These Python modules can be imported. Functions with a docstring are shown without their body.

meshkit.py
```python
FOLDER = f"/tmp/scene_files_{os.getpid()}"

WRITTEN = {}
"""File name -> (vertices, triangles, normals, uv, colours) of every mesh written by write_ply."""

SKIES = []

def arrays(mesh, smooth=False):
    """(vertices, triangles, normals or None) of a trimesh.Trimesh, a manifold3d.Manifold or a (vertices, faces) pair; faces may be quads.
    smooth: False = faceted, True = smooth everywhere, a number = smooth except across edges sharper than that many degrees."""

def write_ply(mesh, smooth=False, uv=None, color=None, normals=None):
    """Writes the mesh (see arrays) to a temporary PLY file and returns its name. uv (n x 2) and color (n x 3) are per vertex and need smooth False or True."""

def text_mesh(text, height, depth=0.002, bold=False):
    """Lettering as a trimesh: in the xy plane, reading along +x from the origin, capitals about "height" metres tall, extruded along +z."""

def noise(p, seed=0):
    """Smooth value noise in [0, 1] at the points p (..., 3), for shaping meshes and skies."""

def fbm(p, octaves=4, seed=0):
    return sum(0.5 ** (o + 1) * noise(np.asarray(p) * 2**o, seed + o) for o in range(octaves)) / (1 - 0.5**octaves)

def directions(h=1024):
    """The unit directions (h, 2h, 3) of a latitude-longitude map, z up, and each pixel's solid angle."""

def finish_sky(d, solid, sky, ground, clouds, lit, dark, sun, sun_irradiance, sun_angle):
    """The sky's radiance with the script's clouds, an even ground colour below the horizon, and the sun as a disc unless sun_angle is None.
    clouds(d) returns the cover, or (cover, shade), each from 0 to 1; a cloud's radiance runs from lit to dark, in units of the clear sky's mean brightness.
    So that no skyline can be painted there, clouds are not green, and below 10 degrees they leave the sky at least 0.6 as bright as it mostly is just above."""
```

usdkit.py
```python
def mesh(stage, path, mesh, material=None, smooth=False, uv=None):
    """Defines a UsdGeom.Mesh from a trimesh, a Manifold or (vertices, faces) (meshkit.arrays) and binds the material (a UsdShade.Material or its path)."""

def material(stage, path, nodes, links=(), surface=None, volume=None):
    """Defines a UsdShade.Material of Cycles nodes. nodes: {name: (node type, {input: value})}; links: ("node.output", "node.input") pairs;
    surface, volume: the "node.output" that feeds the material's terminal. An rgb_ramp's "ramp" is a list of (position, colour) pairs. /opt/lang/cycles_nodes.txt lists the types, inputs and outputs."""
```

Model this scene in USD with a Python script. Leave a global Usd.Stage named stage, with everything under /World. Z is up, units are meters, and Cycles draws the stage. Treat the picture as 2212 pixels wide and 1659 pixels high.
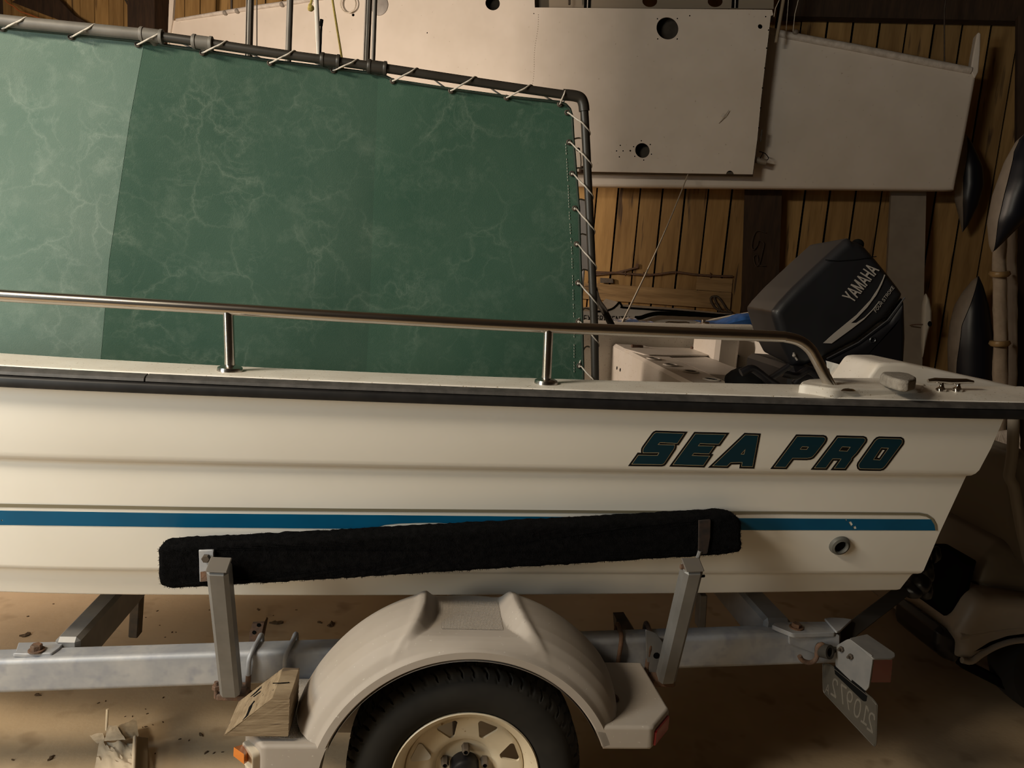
import math, random, numpy as np, trimesh, manifold3d, usdkit, meshkit
from pxr import Usd, UsdGeom, UsdLux, UsdShade, Gf, Sdf, Vt
from shapely.geometry import Polygon, LineString, Point, box as sbox
from shapely import affinity
from shapely.ops import unary_union
random.seed(7); rng = np.random.default_rng(7)
stage = Usd.Stage.CreateInMemory()
UsdGeom.SetStageUpAxis(stage, 'Z'); UsdGeom.SetStageMetersPerUnit(stage, 1.0)
UsdGeom.Xform.Define(stage, '/World'); UsdGeom.Scope.Define(stage, '/World/Looks')

# ---------------------------------------------------------------- camera, light, exposure
FPX, CX, CY = 1661.0, 1106.0, 829.5
YAW, PITCH, ROLL = (math.radians(a) for a in (6.5, 9.3, 4.3))
CAM = np.array([0, 0, 1.70])
FW = np.array([math.sin(YAW)*math.cos(PITCH), math.cos(YAW)*math.cos(PITCH), -math.sin(PITCH)])
_r0 = np.array([math.cos(YAW), -math.sin(YAW), 0.0]); _u0 = np.cross(_r0, FW)
RT = _r0*math.cos(ROLL)+_u0*math.sin(ROLL); UP = _u0*math.cos(ROLL)-_r0*math.sin(ROLL)
cam = UsdGeom.Camera.Define(stage, '/World/camera')
m = Gf.Matrix4d(1.0)
for i, v in enumerate((RT, UP, -FW, CAM)):
    m.SetRow(i, Gf.Vec4d(*map(float, v), 1.0 if i == 3 else 0.0))
cam.AddTransformOp().Set(m)
cam.CreateHorizontalApertureAttr(36.0); cam.CreateVerticalApertureAttr(27.0)
cam.CreateFocalLengthAttr(36.0*FPX/2212.0); cam.CreateClippingRangeAttr((0.05, 200.0))
cam.CreateExposureAttr(0.0)

def rect_light(name, pos, aim, w, h, intensity, color):
    l = UsdLux.RectLight.Define(stage, '/World/'+name)
    z = np.asarray(pos, float)-np.asarray(aim, float); z /= np.linalg.norm(z)
    x = np.cross([0, 0, 1.0], z); x /= np.linalg.norm(x); y = np.cross(z, x)
    mm = Gf.Matrix4d(1.0)
    for i, v in enumerate((x, y, z, pos)):
        mm.SetRow(i, Gf.Vec4d(*map(float, v), 1.0 if i == 3 else 0.0))
    l.AddTransformOp().Set(mm)
    l.CreateWidthAttr(w); l.CreateHeightAttr(h); l.CreateIntensityAttr(intensity); l.CreateColorAttr(Gf.Vec3f(*color))
    return l
# lamps at the open barn end on the left: a low flood, a ceiling lamp, an added cool fill on the near side; a flood on the far side
rect_light('near_lamp', (-3.9, -0.35, 1.5), (-1.0, 2.1, 1.0), 1.1, 1.3, 15.0, (1.0, 0.82, 0.56))
rect_light('ceiling_lamp', (-2.5, 0.55, 3.2), (-1.4, 2.2, 0.8), 1.2, 0.4, 72.0, (1.0, 0.86, 0.66))
rect_light('near_added_cool_fill', (-2.9, 0.3, 1.9), (-1.0, 2.1, 1.0), 0.8, 1.2, 10.0, (0.50, 0.78, 1.0))  # added fill without a source of its own, cools the hull's left end
rect_light('far_lamp', (-4.4, 4.5, 2.65), (-0.5, 7.3, 2.2), 0.3, 1.2, 245.0, (1.0, 0.80, 0.62))
dome = UsdLux.DomeLight.Define(stage, '/World/dome_light')
dome.CreateIntensityAttr(0.02); dome.CreateColorAttr(Gf.Vec3f(1.0, 0.85, 0.65))

# ---------------------------------------------------------------- pixel -> place
def ray(px, py): return (px-CX)/FPX*RT-(py-CY)/FPX*UP+FW
def onY(px, py, y): d = ray(px, py); return CAM+d*(y-CAM[1])/d[1]
def onX(px, py, x): d = ray(px, py); return CAM+d*(x-CAM[0])/d[0]
def onZ(px, py, z): d = ray(px, py); return CAM+d*(z-CAM[2])/d[2]
class Plane:
    def __init__(s, O, A, B):
        s.O = np.asarray(O, float); s.A = np.asarray(A, float)/np.linalg.norm(A)
        B = np.asarray(B, float); B = B-s.A*(B@s.A); s.B = B/np.linalg.norm(B); s.N = np.cross(s.A, s.B)
    def hit(s, px, py, c=0.0):
        d = ray(px, py); return CAM+d*(((s.O+s.N*c)-CAM)@s.N)/(d@s.N)
    def ab(s, px, py, c=0.0):
        v = s.hit(px, py, c)-s.O; return np.array([v@s.A, v@s.B])
    def to3(s, ab, c=0.0):
        ab = np.atleast_2d(ab); return s.O+ab[:, :1]*s.A+ab[:, 1:2]*s.B+np.reshape(np.broadcast_to(c, (len(ab),)), (-1, 1))*s.N
    def poly(s, pts, c=0.0): return Polygon([s.ab(*p, c) for p in pts]).buffer(0)
    def extrude(s, poly, h, c0=0.0):
        out = []
        for g in getattr(poly, 'geoms', [poly]):
            if g.is_empty or g.area < 1e-9: continue
            t = trimesh.creation.extrude_polygon(g, h, engine='earcut')
            t.vertices = s.O+t.vertices[:, :1]*s.A+t.vertices[:, 1:2]*s.B+(t.vertices[:, 2:3]+c0)*s.N
            out.append(t)
        return trimesh.util.concatenate(out)
def YP(y): return Plane((0, y, 0), (1, 0, 0), (0, 0, 1))     # plane facing the camera at depth y; normal towards -y
def XP(x): return Plane((x, 0, 0), (0, -1, 0), (0, 0, 1))    # normal towards -x
def ZP(z): return Plane((0, 0, z), (1, 0, 0), (0, 1, 0))     # normal up
_wa = math.radians(23.5)
WALLDIR = np.array([math.cos(_wa), -math.sin(_wa), 0]); WALLN = np.array([-math.sin(_wa), -math.cos(_wa), 0])
WALL0 = (CAM+ray(1450, 640)*8.4)*np.array([1, 1, 0])
def WP(c): return Plane(WALL0+WALLN*c, WALLDIR, (0, 0, 1))

# ---------------------------------------------------------------- shapes
def cat(*ms):
    out = []
    for q in ms: out += list(q) if isinstance(q, (list, tuple)) else [q]
    return trimesh.util.concatenate(out)
def tri(v, f):
    f = np.asarray(f, int)
    if f.shape[1] == 4: f = np.vstack([f[:, [0, 1, 2]], f[:, [0, 2, 3]]])
    return trimesh.Trimesh(np.asarray(v, float), f, process=False)
def grid(P, flip=False, wrap=False):
    P = np.asarray(P, float); a, b = P.shape[:2]
    i, j = np.meshgrid(np.arange(a-1), np.arange(b if wrap else b-1), indexing='ij'); k = (j+1) % b
    q = np.stack([i*b+j, (i+1)*b+j, (i+1)*b+k, i*b+k], -1).reshape(-1, 4)
    return tri(P.reshape(-1, 3), q[:, ::-1] if flip else q)
def smooth_path(pts, n=8):
    p = np.asarray(pts, float)
    if len(p) < 3: return p
    e = np.vstack([2*p[0]-p[1], p, 2*p[-1]-p[-2]]); out = []
    for i in range(1, len(e)-2):
        for t in np.linspace(0, 1, n, endpoint=False):
            a, b, c, d = e[i-1:i+3]
            out.append(0.5*((2*b)+(c-a)*t+(2*a-5*b+4*c-d)*t*t+(3*b-a-3*c+d)*t**3))
    return np.vstack([out, p[-1]])
def tube(pts, r, n=12, caps=True, closed=False):
    p = np.asarray(pts, float); t = np.gradient(p, axis=0)
    if closed: t = np.roll(p, -1, 0)-np.roll(p, 1, 0)
    t /= np.linalg.norm(t, axis=1, keepdims=True)+1e-12
    a = np.cross(t[0], [0, 0, 1.0] if abs(t[0][2]) < .9 else [1.0, 0, 0]); a /= np.linalg.norm(a); A = []
    for k in range(len(p)):
        a = a-t[k]*(a@t[k]); a /= np.linalg.norm(a)+1e-12; A.append(a)
    A = np.array(A); B = np.cross(t, A); g = np.arange(n)*2*np.pi/n
    rr = np.broadcast_to(r, (len(p),))[:, None, None]
    V = p[:, None]+rr*(np.cos(g)[None, :, None]*A[:, None]+np.sin(g)[None, :, None]*B[:, None])
    if closed: V = np.vstack([V, V[:1]])
    msh = grid(V, wrap=True, flip=True)
    if caps and not closed:
        nv = len(msh.vertices); L = len(p)
        v = np.vstack([msh.vertices, p[0], p[-1]]); j = np.arange(n); k = (j+1) % n
        f = np.vstack([msh.faces, np.stack([k, j, np.full(n, nv)], 1), np.stack([(L-1)*n+j, (L-1)*n+k, np.full(n, nv+1)], 1)])
        msh = tri(v, f)
    msh.fix_normals() if len(msh.faces) < 3000 and caps and not closed else None
    return msh
def cyl(p0, p1, r, n=16, r1=None):
    return tube([p0, p1], [r, r if r1 is None else r1], n)
def axes_of(axis):
    z = np.asarray(axis, float); z = z/np.linalg.norm(z)
    x = np.cross([0, 0, 1.0] if abs(z[2]) < .9 else [1.0, 0, 0], z); x /= np.linalg.norm(x); return x, np.cross(z, x), z
def lathe(prof, origin, axis, n=48, close=True):
    x, y, z = axes_of(axis); g = np.arange(n)*2*np.pi/n; prof = np.asarray(prof, float)
    V = np.asarray(origin)+prof[:, None, :1]*(np.cos(g)[None, :, None]*x+np.sin(g)[None, :, None]*y)+prof[:, None, 1:2]*z
    return grid(V, wrap=True)
def disc(o, axis, r, h, n=24, bevel=None):
    b = bevel if bevel is not None else min(r, h)*.25
    return lathe([(1e-5, 0), (r, 0), (r, h-b), (r-b, h), (1e-5, h)], o, axis, n)
def hexnut(o, axis, r, h):
    return lathe([(1e-5, 0), (r, 0), (r, h*.85), (r*.85, h), (1e-5, h)], o, axis, 6)
def hull_of(pts): return trimesh.convex.convex_hull(np.asarray(pts, float))
def cbox(lo, hi, b=.004):
    lo, hi = np.minimum(lo, hi).astype(float), np.maximum(lo, hi).astype(float); b = min(b, .45*(hi-lo).min()); P = []
    for ax in range(3):
        for s in np.ndindex(2, 2, 2):
            q = [lo[k]+b if s[k] == 0 else hi[k]-b for k in range(3)]; q[ax] = lo[ax] if s[ax] == 0 else hi[ax]; P.append(q)
    return hull_of(P)
def beam(p0, p1, w, h, up=(0, 0, 1), b=.004):
    p0, p1 = np.asarray(p0, float), np.asarray(p1, float); d = p1-p0; L = np.linalg.norm(d); d /= L
    s = np.cross(d, up); s /= np.linalg.norm(s); u = np.cross(s, d)
    t = cbox((0, -w/2, -h/2), (L, w/2, h/2), b)
    t.vertices = p0+t.vertices[:, :1]*d+t.vertices[:, 1:2]*s+t.vertices[:, 2:3]*u
    return t
def resample(poly, n, start):
    c = np.array(poly.exterior.coords)[:-1]
    if not poly.exterior.is_ccw: c = c[::-1]
    i = int(np.argmin(np.linalg.norm(c-start, axis=1))); c = np.vstack([c[i:], c[:i], c[i:i+1]])
    s = np.r_[0, np.cumsum(np.linalg.norm(np.diff(c, axis=0), axis=1))]
    u = np.linspace(0, s[-1], n, endpoint=False)
    return np.stack([np.interp(u, s, c[:, 0]), np.interp(u, s, c[:, 1])], 1)
def puff(plane, poly, c0, c1, rad, n=120, k=5, taper0=0.0, taper1=0.0):
    """Solid between offsets c0<c1 along the plane's normal with rounded rims; taper = extra inset at an end."""
    start = np.array(poly.exterior.coords)[0]; layers = []
    for t in np.linspace(0, 1, k):
        a = t*math.pi/2; layers.append((c0+rad*(1-math.sin(a)) if False else c0+rad*(1-math.cos(a)), rad*(1-math.sin(a))+taper0))
    for t in np.linspace(0, 1, k):
        a = t*math.pi/2; layers.append((c1-rad*(1-math.sin(a)), rad*(1-math.cos(a))+taper1))
    R = []; top = max(d for _, d in layers); lim = top
    while lim > 1e-6 and (poly.buffer(-lim, join_style=1).is_empty or poly.buffer(-lim, join_style=1).area < .12*poly.area): lim *= .85
    for c, d in layers:
        d = d*min(1, lim/max(top, 1e-9))
        g = poly.buffer(-d, join_style=1)
        if g.geom_type != 'Polygon': g = max(g.geoms, key=lambda q: q.area)
        r = resample(g, n, start); R.append(plane.to3(r, c))
    V = np.array(R); msh = grid(V, wrap=True, flip=True); nv = len(msh.vertices); j = np.arange(n); kk = (j+1) % n; L = len(layers)
    v = np.vstack([msh.vertices, V[0].mean(0), V[-1].mean(0)])
    f = np.vstack([msh.faces, np.stack([j, kk, np.full(n, nv)], 1), np.stack([(L-1)*n+kk, (L-1)*n+j, np.full(n, nv+1)], 1)])
    t = tri(v, f); t.fix_normals(); return t
def to_man(t): 
    t = trimesh.Trimesh(t.vertices, t.faces, process=True); t.merge_vertices()
    return manifold3d.Manifold(manifold3d.Mesh(np.asarray(t.vertices, np.float32), np.asarray(t.faces, np.uint32)))
def from_man(m_):
    q = m_.to_mesh(); return trimesh.Trimesh(np.asarray(q.vert_properties)[:, :3], np.asarray(q.tri_verts), process=False)
def crumple(t, amp, scale, seed=0):
    t = t.copy(); t.fix_normals(); nrm = t.vertex_normals
    t.vertices = t.vertices+nrm*((meshkit.fbm(t.vertices*scale+3.1, 3, seed)-.5)*2*amp)[:, None]; return t

# ---------------------------------------------------------------- materials
_mats = {}
def mat(name, c, c2=None, scale=6.0, rough=.5, metal=0.0, bump=0.0, bscale=60.0, stretch=(1, 1, 1), lo=.35, hi=.65, detail=4.0, spec=.5, coat=0.0, c3=None, dscale=90.0, dlo=.62, dhi=.7, off=(0, 0, 0), sheen=0.0, trans=0.0):
    if name in _mats: return _mats[name]
    n = {'g': ('geometry', {}), 'm': ('mapping', {'scale': stretch, 'location': off}), 'p': ('principled_bsdf', {'base_color': c, 'roughness': rough, 'metallic': metal, 'specular_ior_level': spec, 'coat_weight': coat, 'sheen_weight': sheen, 'transmission_weight': trans})}
    l = [('g.position', 'm.vector')]
    if c2 is not None:
        n['n'] = ('noise_texture', {'scale': scale, 'detail': detail, 'roughness': .6}); n['r'] = ('rgb_ramp', {'ramp': [(lo, c), (hi, c2)]})
        l += [('m.vector', 'n.vector'), ('n.fac', 'r.fac')]; out = 'r.color'
        if c3 is not None:
            n['n3'] = ('noise_texture', {'scale': dscale, 'detail': 2.0, 'roughness': .5}); n['r3'] = ('rgb_ramp', {'ramp': [(dlo, (0, 0, 0)), (dhi, (1, 1, 1))]})
            n['x'] = ('mix', {'color2': c3}); l += [('m.vector', 'n3.vector'), ('n3.fac', 'r3.fac'), ('r3.color', 'x.fac'), ('r.color', 'x.color1')]; out = 'x.color'
        l.append((out, 'p.base_color'))
    if bump:
        n['bn'] = ('noise_texture', {'scale': bscale, 'detail': 3.0}); n['b'] = ('bump', {'strength': bump, 'distance': .01})
        l += [('m.vector', 'bn.vector'), ('bn.fac', 'b.height'), ('b.normal', 'p.normal')]
    _mats[name] = usdkit.material(stage, '/World/Looks/'+name, n, l, surface='p.BSDF'); return _mats[name]
GEL = mat('gelcoat', (.80, .775, .72), (.77, .74, .675), 2.2, rough=.28, spec=.5, coat=.15)
GELDECK = mat('gelcoat_deck', (.80, .765, .70), (.70, .65, .58), 7.0, rough=.5, c3=(.38, .31, .22), dscale=150., dlo=.66, dhi=.72)
GELIN = mat('gelcoat_inside', (.78, .74, .69), (.72, .67, .6), 5.0, rough=.42, c3=(.35, .27, .18), dscale=110., dlo=.69, dhi=.74)
RUBRAIL = mat('black_vinyl', (.0085, .008, .0085), (.015, .014, .014), 20., rough=.5, spec=.3)
RUBLIP = mat('black_vinyl_lit_dust', (.085, .078, .074), (.045, .042, .04), 25., rough=.6)  # upper lip: light on its upward face put into the colour, plus mild dust
STEEL = mat('stainless', (.62, .59, .55), (.54, .50, .46), 30., rough=.22, metal=1.0, stretch=(.3, 1, 1))
CHROME = mat('chrome', (.7, .68, .65), rough=.12, metal=1.0)
PVC = mat('grey_conduit', (.034, .030, .025), (.026, .023, .019), 14., rough=.42)
PVCDUST = mat('grey_conduit_dusty', (.15, .138, .122), (.105, .097, .085), 14., rough=.55)
ALU = mat('aluminium_pole', (.17, .155, .14), (.13, .118, .105), 12., rough=.45, metal=.3)
WHITEPOLE = mat('white_pole', (.62, .58, .53), rough=.4)
ROPE = mat('lacing_rope', (.62, .57, .51), (.45, .41, .36), 160., rough=.85)
YROPE = mat('yellow_rope', (.48, .38, .10), (.36, .28, .07), 120., rough=.85)
OROPE = mat('orange_cord', (.55, .17, .05), rough=.8)
WROPE = mat('white_cord', (.74, .68, .58), (.6, .54, .45), 120., rough=.8)
GALV = mat('galvanised_steel', (.31, .325, .36), (.41, .415, .43), 9., rough=.55, metal=.25, lo=.38, hi=.66, c3=(.275, .29, .335), dscale=26., dlo=.5, dhi=.75, bump=.03, bscale=80.)
GALVD = mat('galvanised_steel_dull', (.20, .20, .205), (.26, .255, .25), 12., rough=.5, metal=.35)
RUST = mat('rusty_steel', (.16, .085, .05), (.09, .06, .045), 40., rough=.8, bump=.2, bscale=200.)
DARKSTEEL = mat('dark_steel', (.06, .05, .042), (.10, .075, .055), 30., rough=.6, metal=.3)
FENDER = mat('fender_plastic', (.40, .355, .315), (.365, .32, .275), 5., rough=.62, c3=(.50, .465, .42), dscale=120., dlo=.70, dhi=.74)
TYRE = mat('tyre_rubber', (.012, .011, .0095), (.020, .018, .015), 9., rough=.85, spec=.3)
RIM = mat('cream_rim', (.66, .57, .42), (.58, .49, .35), 8., rough=.4, c3=(.30, .20, .10), dscale=60., dlo=.70, dhi=.78)
CARPET = mat('black_carpet', (.0030, .0030, .0033), (.0065, .0063, .0068), 60., rough=1.0, spec=.05, sheen=.0, bump=.6, bscale=500.)
FUZZ = mat('carpet_fibre', (.005, .005, .006), rough=1.0, spec=.1)
WOODBLK = mat('raw_timber', (.30, .228, .145), (.19, .135, .08), 6., rough=.9, c3=(.10, .07, .045), dscale=9., dlo=.62, dhi=.72, stretch=(1.2, 3, 14), bump=.25, bscale=18.)
AMBER = mat('amber_lens', (.72, .22, .03), rough=.25, trans=.25)
REDLENS = mat('red_lens', (.30, .008, .012), rough=.25)
BLUEDEC = mat('blue_decal', (.003, .092, .20), (.003, .08, .175), 8., rough=.4, spec=.22)
PINDEC = mat('grey_gold_decal', (.20, .18, .125), rough=.4)
TEALDEC = mat('teal_decal', (.002, .028, .045), rough=.4, spec=.25)
BLKDEC = mat('black_decal', (.005, .005, .006), rough=.45, spec=.25)
GOLDDEC = mat('gold_decal', (.50, .42, .27), rough=.3, metal=.3)
ENGINE = mat('engine_navy', (.010, .0105, .013), (.013, .0135, .016), 6., rough=.46, coat=.05)
ENGLOW = mat('engine_black', (.006, .006, .008), rough=.4)
SILVER = mat('silver_decal', (.36, .325, .29), rough=.4)
WING = mat('wing_white', (.74, .68, .615), (.68, .62, .55), 2.5, rough=.5, c3=(.5, .43, .35), dscale=40., dlo=.72, dhi=.78)
WINGB = mat('wing_edge', (.66, .61, .56), (.5, .45, .40), 18., rough=.5)
BLACK = mat('black_void', (.004, .004, .004), rough=.9, spec=.1)
FUSE = mat('fuselage_white', (.66, .66, .66), (.58, .57, .56), 5., rough=.45)
TARP = mat('blue_tarp', (.03, .115, .36), (.02, .08, .27), 10., rough=.45)
PLASTIC = mat('clear_bag', (.62, .60, .60), (.2, .28, .55), 14., rough=.2, lo=.45, hi=.6)
CANV = mat('canvas_sheet', (.62, .55, .45), (.54, .47, .38), 6., rough=.8)
NAVY = mat('navy_gelcoat', (.006, .008, .015), rough=.38)
PODCREAM = mat('pod_cream', (.26, .225, .185), (.21, .18, .15), 8., rough=.5)
KRAFT = mat('kraft_paper', (.36, .295, .225), (.28, .225, .17), 9., rough=.85, bump=.3, bscale=14.)
TAPE = mat('brown_tape', (.30, .20, .09), rough=.4)
SHEET = mat('torn_sheet', (.66, .62, .57), (.5, .45, .4), 20., rough=.8)
CARTBODY = mat('cart_beige', (.34, .29, .235), (.30, .255, .205), 6., rough=.45)
CARTHOOD = mat('cart_grey', (.20, .18, .15), rough=.5)
GREYPOST = mat('cart_post', (.30, .275, .24), rough=.5)
STONE = mat('grey_sponge', (.34, .31, .27), (.24, .215, .185), 40., rough=.95, bump=.3, bscale=150.)
BAG = mat('paper_bag', (.56, .46, .34), (.47, .38, .27), 6., rough=.8)
LEAF = mat('dry_leaf', (.07, .043, .022), (.12, .075, .04), 60., rough=.9)
PLATE = mat('plate_metal', (.12, .108, .09), (.10, .09, .075), 12., rough=.42, metal=.45)
FLOORM = mat('concrete', (.52, .40, .265), (.42, .315, .20), 1.6, rough=.8, detail=6., c3=(.30, .215, .13), dscale=7., dlo=.60, dhi=.78, bump=.06, bscale=60.)
DARKWOOD = mat('dark_timber', (.055, .030, .016), (.030, .017, .010), 5., rough=.85, stretch=(4, 4, .7), bump=.3, bscale=12.)
CEIL = mat('ceiling_timber', (.10, .065, .035), (.07, .045, .025), 4., rough=.9)
PLANKS = []
for k in range(6):
    b = [1.0, .84, 1.12, .92, 1.04, .75][k]
    PLANKS.append(mat('plank_wood_%d' % k if False else 'plank_wood_'+'abcdef'[k], (.43*b, .262*b, .095*b), (.28*b, .158*b, .05*b), 3.0, rough=.75, stretch=(5, 5, .55), lo=.36, hi=.70, detail=6., off=(k*3.7, k*1.9, k*5.3), c3=(.075, .042, .02), dscale=3.3, dlo=.64, dhi=.74))
GIRT = mat('girt_wood', (.38, .25, .115), (.235, .145, .06), 3.2, rough=.75, stretch=(.6, .6, 6), c3=(.07, .04, .02), dscale=4., dlo=.64, dhi=.76)
def curtain_mat(name, dark, light, vein):
    n = {'g': ('geometry', {}), 'nd': ('noise_texture', {'scale': 4., 'detail': 5., 'roughness': .6}), 'off': ('vector_math', {'math_type': 'multiply_add', 'vector2': (.30, .30, .30)}),
         'v1': ('voronoi_texture', {'feature': 'distance_to_edge', 'scale': 5.0}), 'r1': ('rgb_ramp', {'ramp': [(0, (.42, .42, .42)), (.010, (.20, .20, .20)), (.05, (0, 0, 0))]}),
         'w2': ('noise_texture', {'scale': 8., 'detail': 7., 'roughness': .55, 'distortion': .9}), 'r2': ('rgb_ramp', {'ramp': [(.474, (0, 0, 0)), (.4975, (.13, .13, .13)), (.500, (.42, .42, .42)), (.5025, (.13, .13, .13)), (.526, (0, 0, 0))]}),
         'nm': ('noise_texture', {'scale': 5., 'detail': 4.}), 'rm': ('rgb_ramp', {'ramp': [(.40, (.05, .05, .05)), (.66, (1, 1, 1))]}),
         'nf': ('noise_texture', {'scale': 11., 'detail': 6., 'roughness': .7}), 'rf': ('rgb_ramp', {'ramp': [(.52, (0, 0, 0)), (.80, (.38, .38, .38))]}),
         'add': ('math', {'math_type': 'maximum'}), 'mul': ('math', {'math_type': 'multiply'}), 'fog': ('math', {'math_type': 'add'}),
         'nl': ('noise_texture', {'scale': 3.2, 'detail': 7., 'roughness': .68}), 'rl': ('rgb_ramp', {'ramp': [(.28, dark), (.72, light)]}),
         'x': ('mix', {'color2': vein}), 'bn': ('noise_texture', {'scale': 340., 'detail': 2.}), 'b': ('bump', {'strength': .12, 'distance': .01}),
         'p': ('principled_bsdf', {'roughness': .72, 'specular_ior_level': .25})}
    l = [('g.position', 'nd.vector'), ('nd.color', 'off.vector1'), ('g.position', 'off.vector3'), ('off.vector', 'v1.vector'), ('g.position', 'w2.vector'), ('v1.distance', 'r1.fac'), ('w2.fac', 'r2.fac'),
         ('g.position', 'nm.vector'), ('nm.fac', 'rm.fac'), ('r1.color', 'add.value1'), ('r2.color', 'add.value2'), ('add.value', 'mul.value1'), ('rm.color', 'mul.value2'), ('g.position', 'nl.vector'), ('nl.fac', 'rl.fac'),
         ('g.position', 'nf.vector'), ('nf.fac', 'rf.fac'), ('mul.value', 'fog.value1'), ('rf.color', 'fog.value2'),
         ('rl.color', 'x.color1'), ('fog.value', 'x.fac'), ('x.color', 'p.base_color'), ('g.position', 'bn.vector'), ('bn.fac', 'b.height'), ('b.normal', 'p.normal')]
    return usdkit.material(stage, '/World/Looks/'+name, n, l, surface='p.BSDF')
CURT_F = curtain_mat('canvas_faded', (.085, .145, .118), (.125, .18, .150), (.25, .31, .27))
CURT_G = curtain_mat('canvas_green', (.026, .068, .047), (.045, .090, .064), (.14, .19, .15))
CURT_D = curtain_mat('canvas_deep', (.031, .082, .056), (.050, .102, .072), (.15, .21, .165))
HEM = mat('canvas_hem', (.018, .035, .024), rough=.75)
def dimple_mat(name, c, s):
    n = {'g': ('geometry', {}), 'v': ('voronoi_texture', {'scale': s, 'randomness': 0.0}), 'b': ('bump', {'strength': .5, 'distance': .004, 'invert': True}), 'p': ('principled_bsdf', {'roughness': .6, 'base_color': c})}
    return usdkit.material(stage, '/World/Looks/'+name, n, [('g.position', 'v.vector'), ('v.distance', 'b.height'), ('b.normal', 'p.normal')], surface='p.BSDF')
TREADPAD = dimple_mat('fender_tread', (.37, .33, .29), 260.)

# ---------------------------------------------------------------- prims
_used, _base = {}, {}
def numbered(parent, name):
    k = _used.get((parent, name), 0); _used[(parent, name)] = k+1
    return name if k == 0 else '%s_%03d' % (name, k)
def props(prim, label=None, category=None, group=None, kind=None):
    for k, v in (('label', label), ('category', category), ('group', group), ('kind', kind)):
        if v: prim.SetCustomDataByKey(k, v)
    return prim
def thing(name, label, category, loc=(0, 0, 0), group=None, kind=None):
    path = '/World/'+numbered('/World', name); x = UsdGeom.Xform.Define(stage, path); x.AddTranslateOp().Set(Gf.Vec3d(*map(float, loc)))
    _base[path] = np.asarray(loc, float); return props(x.GetPrim(), label, category, group, kind)
def obj(name, mesh, material, parent=None, smooth=35, label=None, category=None, group=None, kind=None):
    pp = str(parent.GetPath()) if parent is not None else '/World'
    path = pp+'/'+numbered(pp, name); b = _base.get(pp, np.zeros(3)); _base[path] = b
    v, f = np.asarray(mesh.vertices)-b, np.asarray(mesh.faces)
    t = trimesh.Trimesh(v, f, process=False)
    if smooth is not False: t.merge_vertices()
    p = usdkit.mesh(stage, path, t, material, smooth).GetPrim()
    return props(p, label, category, group, kind)
def struct(name, mesh, material, parent=None, label=None):
    return obj(name, mesh, material, parent, smooth=False, label=label, kind='structure' if parent is None else None)
def copy_of(src, name, loc, label, category, group=None, rotz=0.0, scale=1.0):
    path = '/World/'+numbered('/World', name); x = UsdGeom.Xform.Define(stage, path)
    x.AddTranslateOp().Set(Gf.Vec3d(*map(float, loc))); x.AddRotateZOp().Set(float(rotz)); x.AddScaleOp().Set(Gf.Vec3f(scale, scale, scale))
    return x, path

# ================================================================ the setting
H = 5.4
floor = struct('floor', cbox((-7, -4, -.12), (9, 15, 0), .001), FLOORM, label='dusty beige concrete floor of the shed')
struct('ceiling', cbox((-7, -4, H), (9, 15, H+.1), .001), CEIL)
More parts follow.
